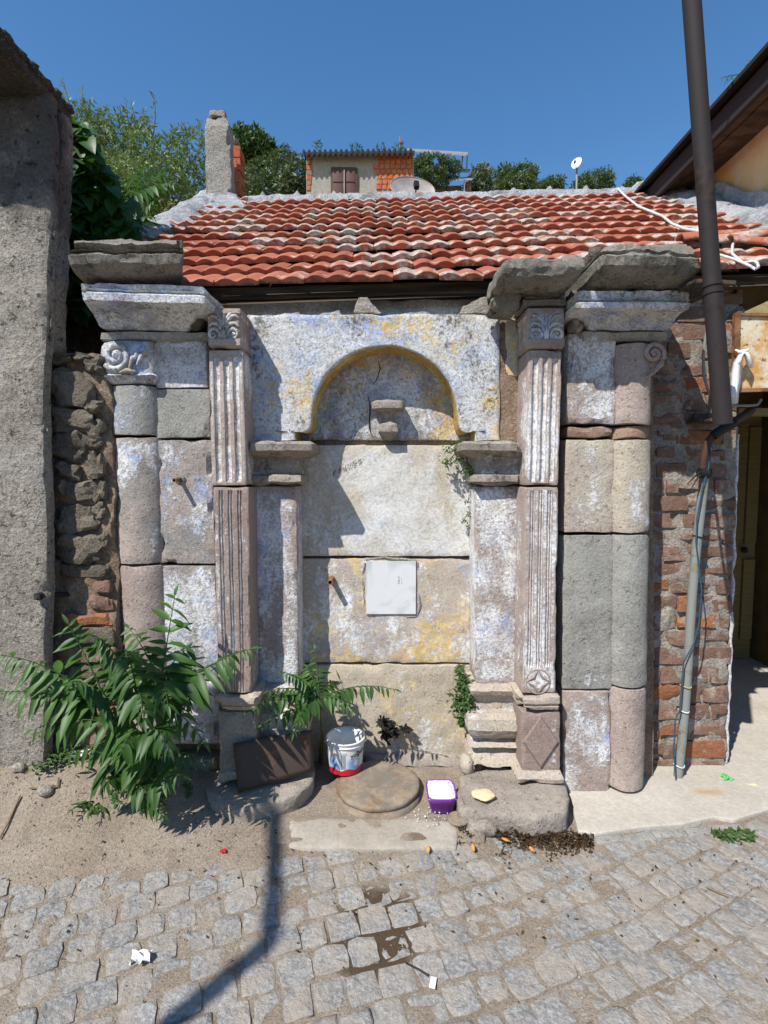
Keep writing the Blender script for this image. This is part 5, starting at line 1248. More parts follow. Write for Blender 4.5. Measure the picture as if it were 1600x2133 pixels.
# white cloth strip tied on the sign
def ribbon(pts, wd, Y):
    m = MB(); m.grid([[P(a - wd_ / 2, b, Y - 0.012 * sin(i * 1.3)), P(a, b + 1, Y - 0.022 - 0.01 * cos(i * 0.9)), P(a + wd_ / 2, b, Y - 0.004 * sin(i * 2.1))] for i, (a, b, wd_) in enumerate(pts)]); return m
RB = thing('cloth_strip', 'white cloth strip knotted around the edge of the rusty sign', 'cloth', P(1535, 838, 2.43))
m = ribbon([(1549, 733, 6), (1543, 742, 10), (1537, 755, 15), (1534, 775, 18), (1532, 795, 19), (1530, 815, 16), (1529, 840, 13)], 10, 2.425); o = m.build('long_tail', M['white'], RB); o.modifiers.new('s', 'SOLIDIFY').thickness = 0.004
m = ribbon([(1552, 732, 6), (1558, 742, 10), (1562, 755, 12), (1563, 766, 8)], 10, 2.425); o = m.build('short_tail', M['white'], RB); o.modifiers.new('s', 'SOLIDIFY').thickness = 0.004
m = MB(); m.tube([P(1532, 729, 2.43), P(1540, 733, 2.415), P(1550, 732, 2.41), P(1560, 728, 2.43)], [0.004, 0.008, 0.009, 0.004], 8); m.build('knot', M['white'], RB)
# leaning conduit with flexible hose, tape and blue wire
CD = thing('steel_conduit', 'leaning grey steel conduit tied with cords in front of the brick pier', 'conduit', G(1411, 1618, 0.016))
c0 = G(1412, 1620, 0.017); c1 = P(1466, 985, 2.57)
m = MB(); m.tube([c0.lerp(c1, i / 8) + Vector((0.006 * sin(i * 0.9), 0, 0)) for i in range(9)], 0.0215, 16); m.build('tube', M['conduit'], CD)
hose = [P(1463, 992, 2.560), P(1466, 955, 2.555), P(1474, 925, 2.550), P(1488, 905, 2.540), P(1510, 890, 2.540), P(1540, 872, 2.560), P(1556, 862, 2.600), P(1568, 850, 2.660)]
hp_ = []
for i in range(len(hose) - 1):
    for k in range(9): hp_.append(hose[i].lerp(hose[i + 1], k / 9))
m = MB(); m.tube(hp_, [0.017 + (0.004 if i % 2 else 0) for i in range(len(hp_))], 10); m.build('flexible_hose', M['flex'], CD)
m = MB(); m.tube([P(1486, 908, 2.525), P(1505, 894, 2.520), P(1530, 880, 2.530)], 0.022, 10); m.build('tape', M['black'], CD)
m = MB(); m.tube([P(1456, 985, 2.550), P(1478, 986, 2.550)], [0.024, 0.024], 12); m.tube([P(1460, 982, 2.540), P(1445, 995, 2.530), P(1432, 1008, 2.520)], [0.005, 0.004, 0.002], 5); m.tube([P(1462, 986, 2.540), P(1450, 1000, 2.520), P(1440, 1018, 2.520)], [0.005, 0.004, 0.002], 5); m.build('tape_binding', M['black'], CD)
for (b_, mt) in ((1423, 'cord'), (1475, 'cable'), (1592, 'cable'), (1113, 'black')):
    tt = (b_ - 1620) / (985 - 1620); c = c0.lerp(c1, tt); m = MB()
    m.tube([c + Vector((cos(a) * 0.0245, sin(a) * 0.0245, 0.004 * sin(a * 2 + 1))) for a in [2 * pi * i / 16 for i in range(17)]], 0.0035, 5)
    m.build('tie', M[mt], CD)
m = MB()
wpts = [(1484, 915), (1481, 940), (1476, 975), (1465, 1010), (1452, 1080), (1450, 1130), (1462, 1230), (1456, 1300), (1446, 1340), (1424, 1380), (1420, 1430), (1416, 1480), (1407, 1500), (1404, 1560), (1406, 1600), (1409, 1632)]
m.tube([P(a, b, lerp(2.535, 2.525, (b - 915) / 717)) for a, b in wpts], 0.0035, 6); m.build('wire', M['bluecable'], CD)
# grey cable hanging beside the pipe and white cables on the roof
m = MB(); m.tube([P(a, b, 2.5) for a, b in ((1478, 660), (1470, 700), (1465, 740), (1466, 780), (1474, 810), (1484, 830), (1510, 845), (1560, 845), (1578, 843), (1586, 832))], 0.0065, 8)
tag(m.build('cable', M['greycable'], None), 'grey cable hanging behind the brown pipe down to the doorway lintel', 'cable')
def roofcable(pts, r=0.009):
    m = MB(); out = []
    for a, b in pts:
        d = ray(a, b); best = None
        t0, t1 = 2.0, 9.0
        for _ in range(50):
            t = (t0 + t1) / 2; q = Vector((0, 0, H)) + d * t
            s = (q.y - EY) / cos(TH); zr = roofp(q.x, s).z + 0.085
            if q.z > zr: t0 = t
            else: t1 = t
        out.append(q)
    m.tube(out, r * 0.75, 6); return m
tag(roofcable([(1287, 393), (1302, 408), (1330, 430), (1350, 438), (1380, 450), (1400, 466), (1425, 476), (1460, 482), (1500, 492), (1526, 496)], 0.010).build('cable', M['cable'], None), 'white cable draped down the tiles from the ridge to the brown pipe', 'cable')
tag(roofcable([(1500, 531), (1530, 540), (1560, 553), (1574, 560), (1580, 556), (1578, 548), (1568, 545), (1548, 548), (1536, 538), (1525, 528), (1526, 510), (1536, 500)], 0.009).build('cable', M['cable'], None), 'white cable curled in a loop on the tiles above the doorway', 'cable')

# ------------------------------------------------------------------ lamp post across the street (its shadow falls on the paving)
A1 = G(590, 1985); A2 = G(600, 1700); A0 = G(415, 2133)
dd = (A1 - A0).normalized(); hp_len = 2.9; base = A1 - dd * hp_len; hh = hp_len * tan(SUN_EL)
LP = thing('street_lamp', 'grey steel lamp post with a straight side arm, throwing its shadow over the paving', 'street lamp', (base.x, base.y, -0.03))
m = MB(); tp = Vector((base.x, base.y, hh)); m.tube([Vector((base.x, base.y, -0.03)), tp.lerp(Vector((base.x, base.y, 0)), 0.5), tp], [0.052, 0.040, 0.034], 16); m.build('post', M['steel'], LP)
arm = (A2 - A1); m = MB(); m.tube([tp, tp + arm * 0.5, tp + arm * 1.15], [0.032, 0.029, 0.027], 12); m.build('arm', M['steel'], LP)
m = MB(); e_ = tp + arm * 1.15; m.tube([e_, e_ + arm.normalized() * 0.08, e_ + arm.normalized() * 0.3, e_ + arm.normalized() * 0.36], [0.03, 0.07, 0.085, 0.03], 12, flatten=0.6); m.build('lamp_head', M['steel'], LP)

# house across the street, unseen behind the viewpoint, added to trim the sky fill
OH = thing('unseen_street_house', 'unseen plastered house added across the street to trim the sky fill', 'house', (0.5, -5.5, -0.03))
m = MB(); m.box((0.5, -8.9, 1.35), 13.0, 3.0, 1.4); m.build('wall', M['whiteplaster'], OH, smooth=False)
m = MB(); m.add([Vector((-12.8, -5.6, 2.7)), Vector((13.8, -5.6, 2.7)), Vector((13.8, -8.9, 4.0)), Vector((-12.8, -8.9, 4.0)), Vector((13.8, -12.2, 2.7)), Vector((-12.8, -12.2, 2.7))], [(0, 1, 2, 3), (3, 2, 4, 5), (0, 5, 4, 1), (0, 3, 5), (1, 4, 2)]); m.build('roof', M['brick'], OH, smooth=False)
for i in range(7):
    x = -9 + i * 3.0; wdw = quadbox('window', 'darkwood', x, x + 0.9, -5.96, -5.87, 1.0, 2.3, OH); quadbox('pane', 'curtain', x + 0.08, x + 0.82, -5.87, -5.855, 1.08, 2.22, wdw)
# ------------------------------------------------------------------ plants
random.seed(61)
def leaflet(mb, p, d, nrm, L, wd, r, curl=0.25):
    d = d.normalized(); s = d.cross(nrm)
    if s.length < 1e-3: s = d.cross(Vector((0.3, 1, 0.1)))
    s.normalize(); n = s.cross(d).normalized()
    C = []; Lf = []; Rt = []
    for t, wv in ((0, 0.12), (0.18, 0.85), (0.42, 1.0), (0.72, 0.62), (1.0, 0.0)):
        c = p + d * (L * t) - n * (curl * L * t * t) ; h = wd * wv * 0.5
        C.append(c); Lf.append(c + s * h + n * h * 0.35); Rt.append(c - s * h + n * h * 0.35)
    mb.grid([Lf, C, Rt])
def frond(mb, p0, p1, sag, n, ll, r, wfac=0.265, up=None, hang=0.55, col_=None):
    p0 = Vector(p0); p1 = Vector(p1); mid = (p0 + p1) / 2 + Vector((0, 0, sag))
    def bz(t): return p0 * (1 - t) ** 2 + mid * (2 * t * (1 - t)) + p1 * t * t
    def tg(t): return ((mid - p0) * (2 * (1 - t)) + (p1 - mid) * (2 * t)).normalized()
    mb.tube([bz(i / 10) for i in range(11)], [0.0036 - 0.0022 * i / 10 for i in range(11)], 5)
    upv = (up or Vector((0, -0.45, 1))).normalized()
    for i in range(n):
        t = lerp(0.16, 0.97, i / (n - 1)); p = bz(t); T = tg(t); side = T.cross(upv).normalized()
        L = ll * (0.75 + 0.4 * sin(pi * min(1, 0.25 + t * 0.75))) * (1 - 0.42 * t * t) * r.uniform(0.88, 1.1)
        for s_ in (1, -1):
            if r.random() < 0.04: continue
            d = side * s_ * r.uniform(0.7, 1.0) + T * r.uniform(0.2, 0.7) + Vector((0, r.uniform(-0.15, 0.15), -hang + r.uniform(-0.3, 0.25)))
            nn = (upv + side * s_ * 0.4 + Vector((r.uniform(-0.25, 0.25), r.uniform(-0.25, 0.25), 0)))
            leaflet(mb, p, d, nn, L * r.choice((1, 1, 1, 0.8, 1.1)), L * wfac * r.uniform(0.75, 1.25), r, r.uniform(0.05, 0.55))
    leaflet(mb, bz(1.0), tg(1.0), upv, ll * 0.45, ll * 0.45 * wfac, r)
def bush(name, label, fronds, stems, mat='ailanthus', hang=0.55, group=None, cat='plant'):
    r = random.Random(len(label)); base = stems[0][0]
    t = thing(name, label, cat, base, group)
    for st in stems:
        m = MB(); m.tube(st, [0.010 - 0.006 * i / (len(st) - 1) for i in range(len(st))], 6); m.build('stem', M['stem'], t)
    for f in fronds:
        m = MB(); frond(m, f[0], f[1], f[2], f[3], f[4], r, hang=f[5] if len(f) > 5 else hang); m.build('leaf', M[mat], t, recalc=False)
    return t
h1 = P(285, 1445, 2.12); h2 = P(335, 1425, 2.15); h3 = P(232, 1485, 2.10); h4 = P(300, 1530, 2.05)
base = G(292, 1660, 0.03)
fr = [(h3, P(2, 1365, 1.98), 0.10, 11, 0.125), (h3, P(10, 1440, 1.95), 0.05, 10, 0.12), (h3, P(142, 1300, 2.13), 0.03, 12, 0.12, 0.25), (h1, P(205, 1330, 2.02), 0.07, 10, 0.11, 0.7),
      (h2, P(364, 1242, 2.2), 0.02, 7, 0.13, 0.3), (h2, P(398, 1350, 2.22), 0.06, 8, 0.12), (h2 + Vector((0.02, 0, -0.05)), P(522, 1352, 2.16), 0.05, 12, 0.125, 0.5), (h1, P(425, 1545, 2.06), 0.10, 9, 0.12),
      (h1, P(262, 1355, 1.9), 0.06, 11, 0.11), (h4, P(248, 1580, 1.9), 0.10, 9, 0.11), (h4, P(352, 1560, 1.88), 0.10, 9, 0.11), (h4, P(70, 1520, 1.98), 0.10, 11, 0.12), (h1, P(300, 1500, 1.86), 0.10, 9, 0.12), (h2, P(350, 1470, 1.92), 0.08, 9, 0.12), (h3, P(150, 1420, 1.92), 0.08, 10, 0.12), (h3, P(60, 1400, 2.15), 0.08, 10, 0.12), (h2, P(270, 1310, 2.25), 0.04, 9, 0.12)]
rr = random.Random(4)
for i in range(18):
    h = rr.choice((h1, h2, h3, h4)); a = rr.uniform(0, 2 * pi); L = rr.uniform(0.2, 0.42)
    hh_ = h + Vector((rr.uniform(-0.08, 0.08), rr.uniform(0.0, 0.12), rr.uniform(-0.30, 0.02)))
    e = hh_ + Vector((cos(a) * L, -abs(sin(a)) * L * 0.35 + 0.05, rr.uniform(-0.16, 0.12))); e.y = min(e.y, 2.28)
    fr.append((hh_, e, rr.uniform(0.04, 0.1), rr.randint(7, 11), rr.uniform(0.09, 0.125)))
bush('ailanthus_bush', 'large feathery green sapling bush growing at the foot of the left column', fr,
     [[base, base.lerp(h4, 0.6), h4, h1], [base + Vector((0.03, 0.02, 0)), base.lerp(h2, 0.5) + Vector((0.03, 0, 0)), h2], [base + Vector((-0.03, 0.01, 0)), base.lerp(h3, 0.5), h3]])
b2 = G(215, 1700, 0.05); fr = []
for i in range(9):
    a = i * 2 * pi / 9; fr.append((b2 + Vector((0, 0, 0.06)), b2 + Vector((cos(a) * 0.12, -0.05 + sin(a) * 0.09, 0.08 + 0.05 * sin(i * 2.2))), 0.04, 6, 0.055))
bush('ailanthus_seedling', 'small bright feathery seedling in the dirt below the large bush', fr, [[b2, b2 + Vector((0, 0, 0.06))]])
hm = P(666, 1455, 2.44); hb_ = G(668, 1590, 0.03)
fr = [(hm, P(822, 1436, 2.36), 0.07, 13, 0.085, 0.95), (hm, P(588, 1400, 2.30), 0.05, 10, 0.085, 0.7), (hm, P(522, 1478, 2.28), 0.08, 11, 0.085), (hm, P(612, 1528, 2.26), 0.10, 9, 0.085, 0.6), (hm, P(655, 1352, 2.56), 0.0, 7, 0.08), (hm, P(700, 1420, 2.58), 0.06, 7, 0.08), (hm, P(640, 1392, 2.5), 0.03, 8, 0.09), (hm, P(560, 1440, 2.42), 0.06, 10, 0.09), (hm, P(735, 1480, 2.36), 0.06, 7, 0.07), (hm + Vector((0, 0, -0.06)), P(545, 1510, 2.36), 0.07, 8, 0.08)]
bush('ailanthus_sapling', 'slender feathery sapling rising behind the white bucket', fr, [[hb_, hb_.lerp(hm, 0.5) + Vector((0.01, 0, 0)), hm]])
# frond ends above the right eave and in the yard behind the left wall
c = Vector((2.35, 3.6, 3.7))
bush('ailanthus_shoot', 'feathery green shoot peeping over the brown eave of the ochre house', [(P(1600, 170, 3.55), P(1508, 160, 3.3), 0.05, 9, 0.10), (P(1600, 165, 3.55), P(1565, 128, 3.5), 0.03, 6, 0.09)], [[P(1602, 230, 3.6), P(1600, 168, 3.55)]])
c0_ = P(245, 440, 3.4)
bush('ailanthus_shoot', 'feathery green shoots behind the left end of the tile roof', [(c0_, P(372, 385, 3.4), 0.12, 14, 0.12), (c0_, P(340, 360, 3.6), 0.12, 12, 0.12), (c0_, P(300, 345, 3.5), 0.06, 10, 0.12), (P(280, 470, 3.1), P(322, 418, 3.0), 0.03, 7, 0.09), (P(278, 475, 3.05), P(310, 450, 2.95), 0.04, 6, 0.09), (P(275, 480, 3.0), P(300, 480, 2.9), 0.04, 5, 0.08)], [[Vector((c0_.x, c0_.y, 0.0)), c0_]])
# vine on the back of the left wall
r = random.Random(9); VN = thing('vine', 'dark leafy creeper hanging behind the plastered wall with sunlit top leaves', 'vine', Vector((P(190, 480, 2.9).x, 2.95, 0.0)))
m = MB(); m.tube([Vector((P(190, 480, 2.9).x, 2.95, 0.0)), P(180, 480, 3.0), P(170, 300, 2.9)], [0.03, 0.02, 0.01], 6); m.build('stem', M['bark'], VN)
m = MB()
for i in range(2100):
    t = r.random() * 1.6; px = 150 + r.random() ** 1.3 * lerp(20, 140, t) if t < 1 else 118 + r.random() * 100; py = lerp(265, 505, t) + r.uniform(-12, 12)  # lower leaves added to keep the shaded gap dark
    Y = 2.62 + r.random() * (0.7 if t < 1 else 0.3)
    p = P(px, py, Y); d = Vector((r.uniform(-0.6, 0.8), r.uniform(-0.9, 0.1), r.uniform(-0.9, 0.1)))
    leaflet(m, p, d, Vector((r.uniform(-0.4, 0.2), -0.7, 0.9)), r.uniform(0.07, 0.12), r.uniform(0.05, 0.085), r, 0.3)
m.build('foliage', M['vine'], VN, recalc=False)
# small herbs
def herb(name, label, pts, n, size, seed, mat='herb', rad=0.02, stems=True, cat='plant'):
    r = random.Random(seed); t = thing(name, label, cat, pts[0][0])
    if stems:
        m = MB()
        for (p, rx, rz) in pts[1:]: m.tube([pts[0][0], pts[0][0].lerp(p, 0.5) + Vector((0, -0.01, 0)), p], 0.0022, 4)
        if m.v: m.build('stems', M['drystem'], t)
    m = MB()
    for i in range(n):
        p, rx, rz = r.choice(pts); q = p + Vector((r.gauss(0, rx * 0.5), r.gauss(-0.01, rad), r.gauss(0, rz * 0.5)))
        leaflet(m, q, Vector((r.uniform(-1, 1), r.uniform(-1, 0.1), r.uniform(-0.5, 0.8))), Vector((r.uniform(-0.5, 0.3), -0.6, 0.8)), size * r.uniform(0.6, 1.3), size * r.uniform(0.35, 0.6), r, 0.15)
    m.build('foliage', M[mat], t, recalc=False); return t
def pp(px, py, Y, rx, rz): k = Y / FPX; return (P(px, py, Y), rx * k, rz * k)
herb('wall_herb', 'bushy green herb growing from the joint beside the right pilaster base', [pp(962, 1498, 2.62, 8, 10), pp(955, 1460, 2.6, 20, 22), pp(962, 1420, 2.6, 12, 18), pp(968, 1470, 2.57, 18, 20), pp(958, 1396, 2.62, 5, 10), pp(975, 1440, 2.56, 10, 20)], 520, 0.026, 2)
herb('wall_herb', 'dry straggling green herb hanging below the right impost', [pp(965, 925, 2.6, 8, 8), pp(940, 940, 2.62, 18, 12), pp(955, 960, 2.6, 18, 14), pp(975, 985, 2.6, 12, 16), pp(930, 965, 2.64, 10, 8), pp(983, 1005, 2.6, 5, 10), pp(950, 925, 2.62, 20, 8)], 380, 0.017, 3)
herb('wall_herb', 'thin trailing herb in the joint beside the right inner pilaster', [pp(985, 1050, 2.66, 3, 14), pp(978, 1072, 2.67, 8, 6), pp(965, 1085, 2.68, 8, 4), pp(983, 1095, 2.67, 4, 10), pp(975, 1045, 2.67, 6, 4)], 80, 0.014, 4, rad=0.008)
herb('withered_plant', 'shrivelled black plant hanging on the lower wall panel', [pp(800, 1500, 2.67, 8, 6), pp(812, 1508, 2.67, 14, 8), pp(802, 1530, 2.66, 8, 14), pp(820, 1520, 2.66, 8, 10), pp(846, 1516, 2.67, 6, 3)], 130, 0.035, 5, 'deadblack', 0.008)
herb('grass_tuft', 'low green weed growing between the setts in front of the concrete apron', [(G(1520, 1742, 0.004) + Vector((dx, dy, 0.012)), 0.03, 0.006) for dx, dy in ((0, 0), (-0.04, 0.005), (0.04, 0.0), (0.07, 0.01), (-0.02, 0.015))], 260, 0.022, 6, rad=0.015, stems=False)
herb('ground_weed', 'sparse weed in the dirt between the plastered wall and the bush', [(Vector((q.x, q.y, gz(q.x, q.y) + 0.03)), 0.05, 0.03) for q in (G(95, 1612, 0.2), G(120, 1600, 0.2), G(140, 1620, 0.15), G(160, 1610, 0.12))], 260, 0.02, 7, rad=0.03, stems=False)
herb('ground_weed', 'tiny weed in the shade beside the left foundation slab', [(Vector((q.x, q.y, gz(q.x, q.y) + 0.02)), 0.015, 0.02) for q in (G(393, 1672, 0.03), G(398, 1682, 0.03))], 40, 0.02, 8, rad=0.01, stems=False)

# ------------------------------------------------------------------ things at the foot of the fountain
random.seed(71)
# rusty plate leaning on the pilaster base
m = MB(); t = [P(485, 1548, 2.345), P(648, 1520, 2.455), P(654, 1604, 2.435), P(496, 1651, 2.285)]
n_ = (t[1] - t[0]).cross(t[3] - t[0]).normalized(); n_ = n_ if n_.y < 0 else -n_
t[3].z = 0.112
rows = 8; gr = [[t[0].lerp(t[1], i / 10).lerp(t[3].lerp(t[2], i / 10), j / rows) for i in range(11)] for j in range(rows + 1)]
gr = [[q + n_ * 0.004 * nz(q, 9, 2) for q in rw] for rw in gr]
m.grid(gr); o = m.build('metal_plate', M['plate'], None); o.modifiers.new('s', 'SOLIDIFY').thickness = 0.010
tag(o, 'dark rusty rectangular metal plate leaning on the left foundation slab', 'plate')
# drain cover
dc = Vector((G(788, 1636, 0.07).x, 2.432, 0.0)); R_ = 0.198
m = MB(); prof = [(0.0, 0.076), (R_ * 0.55, 0.077), (R_ * 0.9, 0.074), (R_ * 0.975, 0.071), (R_, 0.066), (R_ * 1.0, 0.052), (R_ * 0.985, 0.050), (R_ * 0.985, 0.045), (R_ * 1.03, 0.044), (R_ * 1.04, 0.01)]
rings = []
for rad_, z_ in prof:
    ring = []
    for k in range(64):
        a = 2 * pi * k / 64; q = dc + Vector((cos(a) * rad_, sin(a) * rad_, z_)); q += nv(q, 14, 4) * 0.004; ring.append(q)
    rings.append(ring)
m.grid(rings[1:], True); m.add(rings[1], [tuple(range(64))]); tag(m.build('drain_cover', M['cover'], None), 'round earthy concrete drain cover in front of the niche wall', 'drain cover')
# yogurt bucket
BC = G(717, 1603, 0.035); BC = Vector((G(714, 1607, 0.078).x + 0.012, 2.545, 0.0785)); BR0, BR1, BH = 0.081, 0.094, 0.165
def bucketmat():
    k = NT('printed_bucket'); x, y, z = k.sep(k.obj)
    ang = k.math('ARCTAN2', x, k.math('MULTIPLY', y, -1.0)); zn = k.math('DIVIDE', z, BH)
    n = k.noise(9, 4, 0.6, vec=k.obj)
    white = (0.72, 0.72, 0.72); blue = (0.16, 0.36, 0.66)
    sky_ = k.math('MULTIPLY', k.mr(zn, 0.58, 0.42), k.mr(k.math('ABSOLUTE', k.math('SUBTRACT', k.math('ABSOLUTE', k.math('ADD', ang, 0.05)), 0.62)), 0.62, 0.15))
    c = k.mix(k.math('MULTIPLY', sky_, 0.9), white, blue)
    # waves of the red foot
    wv = k.math('MULTIPLY_ADD', k.math('SINE', k.math('MULTIPLY', ang, 7.0)), 0.03, 0.20)
    c = k.mix(k.mr(k.math('SUBTRACT', zn, wv), 0.012, -0.012), c, (0.55, 0.015, 0.03))
    # barcode field
    inb = k.math('MULTIPLY', k.math('MULTIPLY', k.mr(ang, -0.30, -0.28), k.mr(ang, 0.10, 0.08)), k.math('MULTIPLY', k.mr(zn, 0.21, 0.22), k.mr(zn, 0.68, 0.67)))
    st = k.noise(60, 0, 0.5, vec=k.n('ShaderNodeCombineXYZ').outputs[0])
    cb = k.n('ShaderNodeCombineXYZ'); k.l(ang, cb.inputs[0]); st = k.noise(38, 1, 0.5, vec=cb.outputs[0])
    bars = k.mr(st, 0.49, 0.51)
    c = k.mix(inb, c, k.mix(bars, (0.03, 0.035, 0.10), (0.60, 0.62, 0.66)))
    # red line and blue text block on the left
    inl = k.math('MULTIPLY', k.math('MULTIPLY', k.mr(ang, -1.0, -0.98), k.mr(ang, -0.55, -0.57)), k.math('MULTIPLY', k.mr(zn, 0.30, 0.31), k.mr(zn, 0.44, 0.43)))
    rows_ = k.mr(k.math('SINE', k.math('MULTIPLY', zn, 95.0)), 0.0, 0.2)
    c = k.mix(k.math('MULTIPLY', inl, k.math('MULTIPLY', rows_, k.mr(k.noise(70, 1, 0.5, vec=cb.outputs[0]), 0.42, 0.5))), c, (0.04, 0.09, 0.35))
    # milk splash on the right
    px_ = k.math('SUBTRACT', ang, 0.72); pz = k.math('MULTIPLY', k.math('SUBTRACT', zn, 0.38), 1.4)
    d = k.math('SQRT', k.math('ADD', k.math('POWER', px_, 2.0), k.math('POWER', pz, 2.0)))
    c = k.mix(k.mr(k.math('MULTIPLY_ADD', n, 0.12, d), 0.22, 0.19), c, (0.78, 0.78, 0.78))
    c = k.mix(k.mr(k.noise(14, 6, 0.75, vec=k.obj, off=5), 0.64, 0.72, 0, 0.5), c, (0.40, 0.36, 0.30))
    return k.fin(c, 0.4, None, 0.4)
BK = thing('plastic_bucket', 'white plastic yogurt bucket with red foot and barcode beside the drain cover', 'bucket', BC)
m = MB(); seg = 48
prof = [(BR0 - 0.004, 0.0), (BR0, 0.004), (lerp(BR0, BR1, 0.5), BH * 0.5), (BR1 - 0.002, BH * 0.86), (BR1 - 0.001, BH * 0.99), (BR1 - 0.006, BH * 0.99), (BR1 - 0.007, BH * 0.8), (lerp(BR0, BR1, 0.4) - 0.006, BH * 0.4), (BR0 - 0.008, 0.008)]
rings = [[BC + Vector((cos(2 * pi * k / seg) * a, sin(2 * pi * k / seg) * a, z_)) for k in range(seg)] for a, z_ in prof]
m.grid(rings[1:5], True); m.add(rings[1], [tuple(range(seg))]); bb_ = m.build('body', bucketmat(), BK, recalc=False, origin=BC)
m = MB(); m.grid(rings[4:], True); m.add(rings[-1], [tuple(range(seg))]); m.build('inside', M['white'], BK, recalc=False)
for (z0, z1, rr_) in ((BH * 0.965, BH * 1.0, BR1 + 0.004), (BH * 0.86, BH * 0.88, BR1 + 0.004)):
    m = MB(); m.grid([[BC + Vector((cos(2 * pi * k / seg) * q, sin(2 * pi * k / seg) * q, z_)) for k in range(seg)] for q, z_ in ((BR1 - 0.003, z0), (rr_, z0 + 0.001), (rr_, z1 - 0.001), (BR1 - 0.004, z1))], True); m.build('rim', M['white'], BK, recalc=False)
m = MB(); m.tube([BC + Vector((cos(a) * (BR1 + 0.006), sin(a) * (BR1 + 0.006), BH * 0.82 - 0.01 * sin(a))) for a in [pi * i / 24 for i in range(25)]], 0.0028, 6); m.build('handle', M['white'], BK)
def wraptext(txt, size, ang0, z0, mat, rot=0.0, bold=0.0):
    cu = bpy.data.curves.new('lettering', 'FONT'); cu.body = txt; cu.size = size; cu.offset = bold
    ob = bpy.data.objects.new('lettering', cu); col.objects.link(ob); bpy.context.view_layer.update()
    me = bpy.data.meshes.new_from_object(ob.evaluated_get(bpy.context.evaluated_depsgraph_get())); bpy.data.objects.remove(ob)
    bm = bmesh.new(); bm.from_mesh(me); bmesh.ops.subdivide_edges(bm, edges=[e for e in bm.edges if e.calc_length() > size * 0.25], cuts=1); 
    m = MB()
    for i, v in enumerate(bm.verts): v.index = i
    pts = []
    for v in bm.verts:
        x, y = v.co.x * cos(rot) - v.co.y * sin(rot), v.co.x * sin(rot) + v.co.y * cos(rot)
        z_ = z0 + y; R2 = lerp(BR0, BR1, z_ / (BH * 0.86)) + 0.0012; a = ang0 + x / R2
        pts.append(BC + Vector((sin(a) * R2, -cos(a) * R2, z_)))
    m.add(pts, [[v.index for v in f.verts] for f in bm.faces]); bm.free()
    return m.build('lettering', mat, BK, smooth=False, recalc=False)
wraptext('yo\u011furt', 0.032, 0.36, 0.092, M['ink'], 0.18, 0.0008)
wraptext('Net 2 kg', 0.011, -0.28, 0.115, M['ink'])
# purple tub of rice
TB = G(921, 1690, 0.03); tb = thing('plastic_tub', 'purple plastic tub heaped with white rice beside the drain cover', 'tub', Vector((TB.x, 2.325, 0.028)))
tc_ = Vector((TB.x, 2.325, 0.028))
def sq(r_, z_, n=40, ry=1.2, y0=0.0):
    out = []
    for k in range(n):
        a = 2 * pi * k / n; c_, s_ = cos(a), sin(a); q = 1 / (abs(c_) ** 5 + abs(s_) ** 5) ** 0.2; out.append(tc_ + Vector((c_ * q * r_, s_ * q * r_ * ry, z_)))
    return out
m = MB(); m.grid([sq(0.050, 0.0), sq(0.053, 0.004), sq(0.059, 0.045), sq(0.0625, 0.046), sq(0.066, 0.072), sq(0.066, 0.075), sq(0.0625, 0.075), sq(0.061, 0.055), sq(0.057, 0.04)], True); m.add(sq(0.050, 0.0), [tuple(range(40))]); m.build('tub', M['purple'], tb)
r = random.Random(3); m = MB()
m.grid([sq(0.060 * (1 - q) + 0.0005, 0.066 + 0.030 * (1 - (1 - q) ** 2)) for q in (0, 0.2, 0.4, 0.6, 0.8, 0.99)], True)
for i in range(900):
    a = r.uniform(-1, 1); b = r.uniform(-1, 1); hgt = 0.066 + 0.03 * (1 - max(abs(a), abs(b)) ** 2)
    p = tc_ + Vector((a * 0.060, b * 0.072, hgt + r.uniform(-0.001, 0.003))); d = Vector((r.gauss(0, 1), r.gauss(0, 1), r.gauss(0, 0.6))).normalized() * 0.0045
    s_ = d.cross(Vector((0.2, 0.1, 1))).normalized() * 0.0016; u_ = d.cross(s_).normalized() * 0.0016
    m.add([p - d, p + s_, p + u_, p - s_, p - u_, p + d], [(0, 1, 2), (0, 2, 3), (0, 3, 4), (0, 4, 1), (5, 2, 1), (5, 3, 2), (5, 4, 3), (5, 1, 4)])
stuff(m.build('rice', M['rice'], tb, smooth=False))
m = MB()
for i in range(60):
    q = G(r.gauss(920, 45), r.gauss(1690, 14), 0.036); m.box(q, 0.0025, 0.0015, 0.0012, Matrix.Rotation(r.uniform(0, 3), 3, 'Z'))
stuff(m.build('spilled_rice', M['rice'], None, smooth=False), 'white rice grains spilled on the earth around the purple tub', 'rice')
# bread on the slab, lid, loose stone
o = lump('bread', M['bread'], None, G(1007, 1656, 0.118), (0.056, 0.038, 0.012), 2, 3, 0.28); tag(o, 'torn piece of pale bread lying on the right foundation slab', 'bread')
m = MB(); c = G(955, 1706, 0.036); m.grid([[c + Vector((cos(2 * pi * k / 28) * a, sin(2 * pi * k / 28) * a, z_)) for k in range(28)] for a, z_ in ((0.046, -0.004), (0.048, 0.0), (0.046, 0.007), (0.040, 0.008), (0.001, 0.006))], True); tag(m.build('jar_lid', M['cover'], None), 'flat round brown lid on the ground in front of the purple tub', 'lid')
o = lump('loose_stone', M['slab'], None, G(1002, 1722, 0.03), (0.062, 0.05, 0.035), 3, 3, 0.3, 0.3); tag(o, 'grey fist sized stone lying in the leaf litter before the right slab', 'stone')
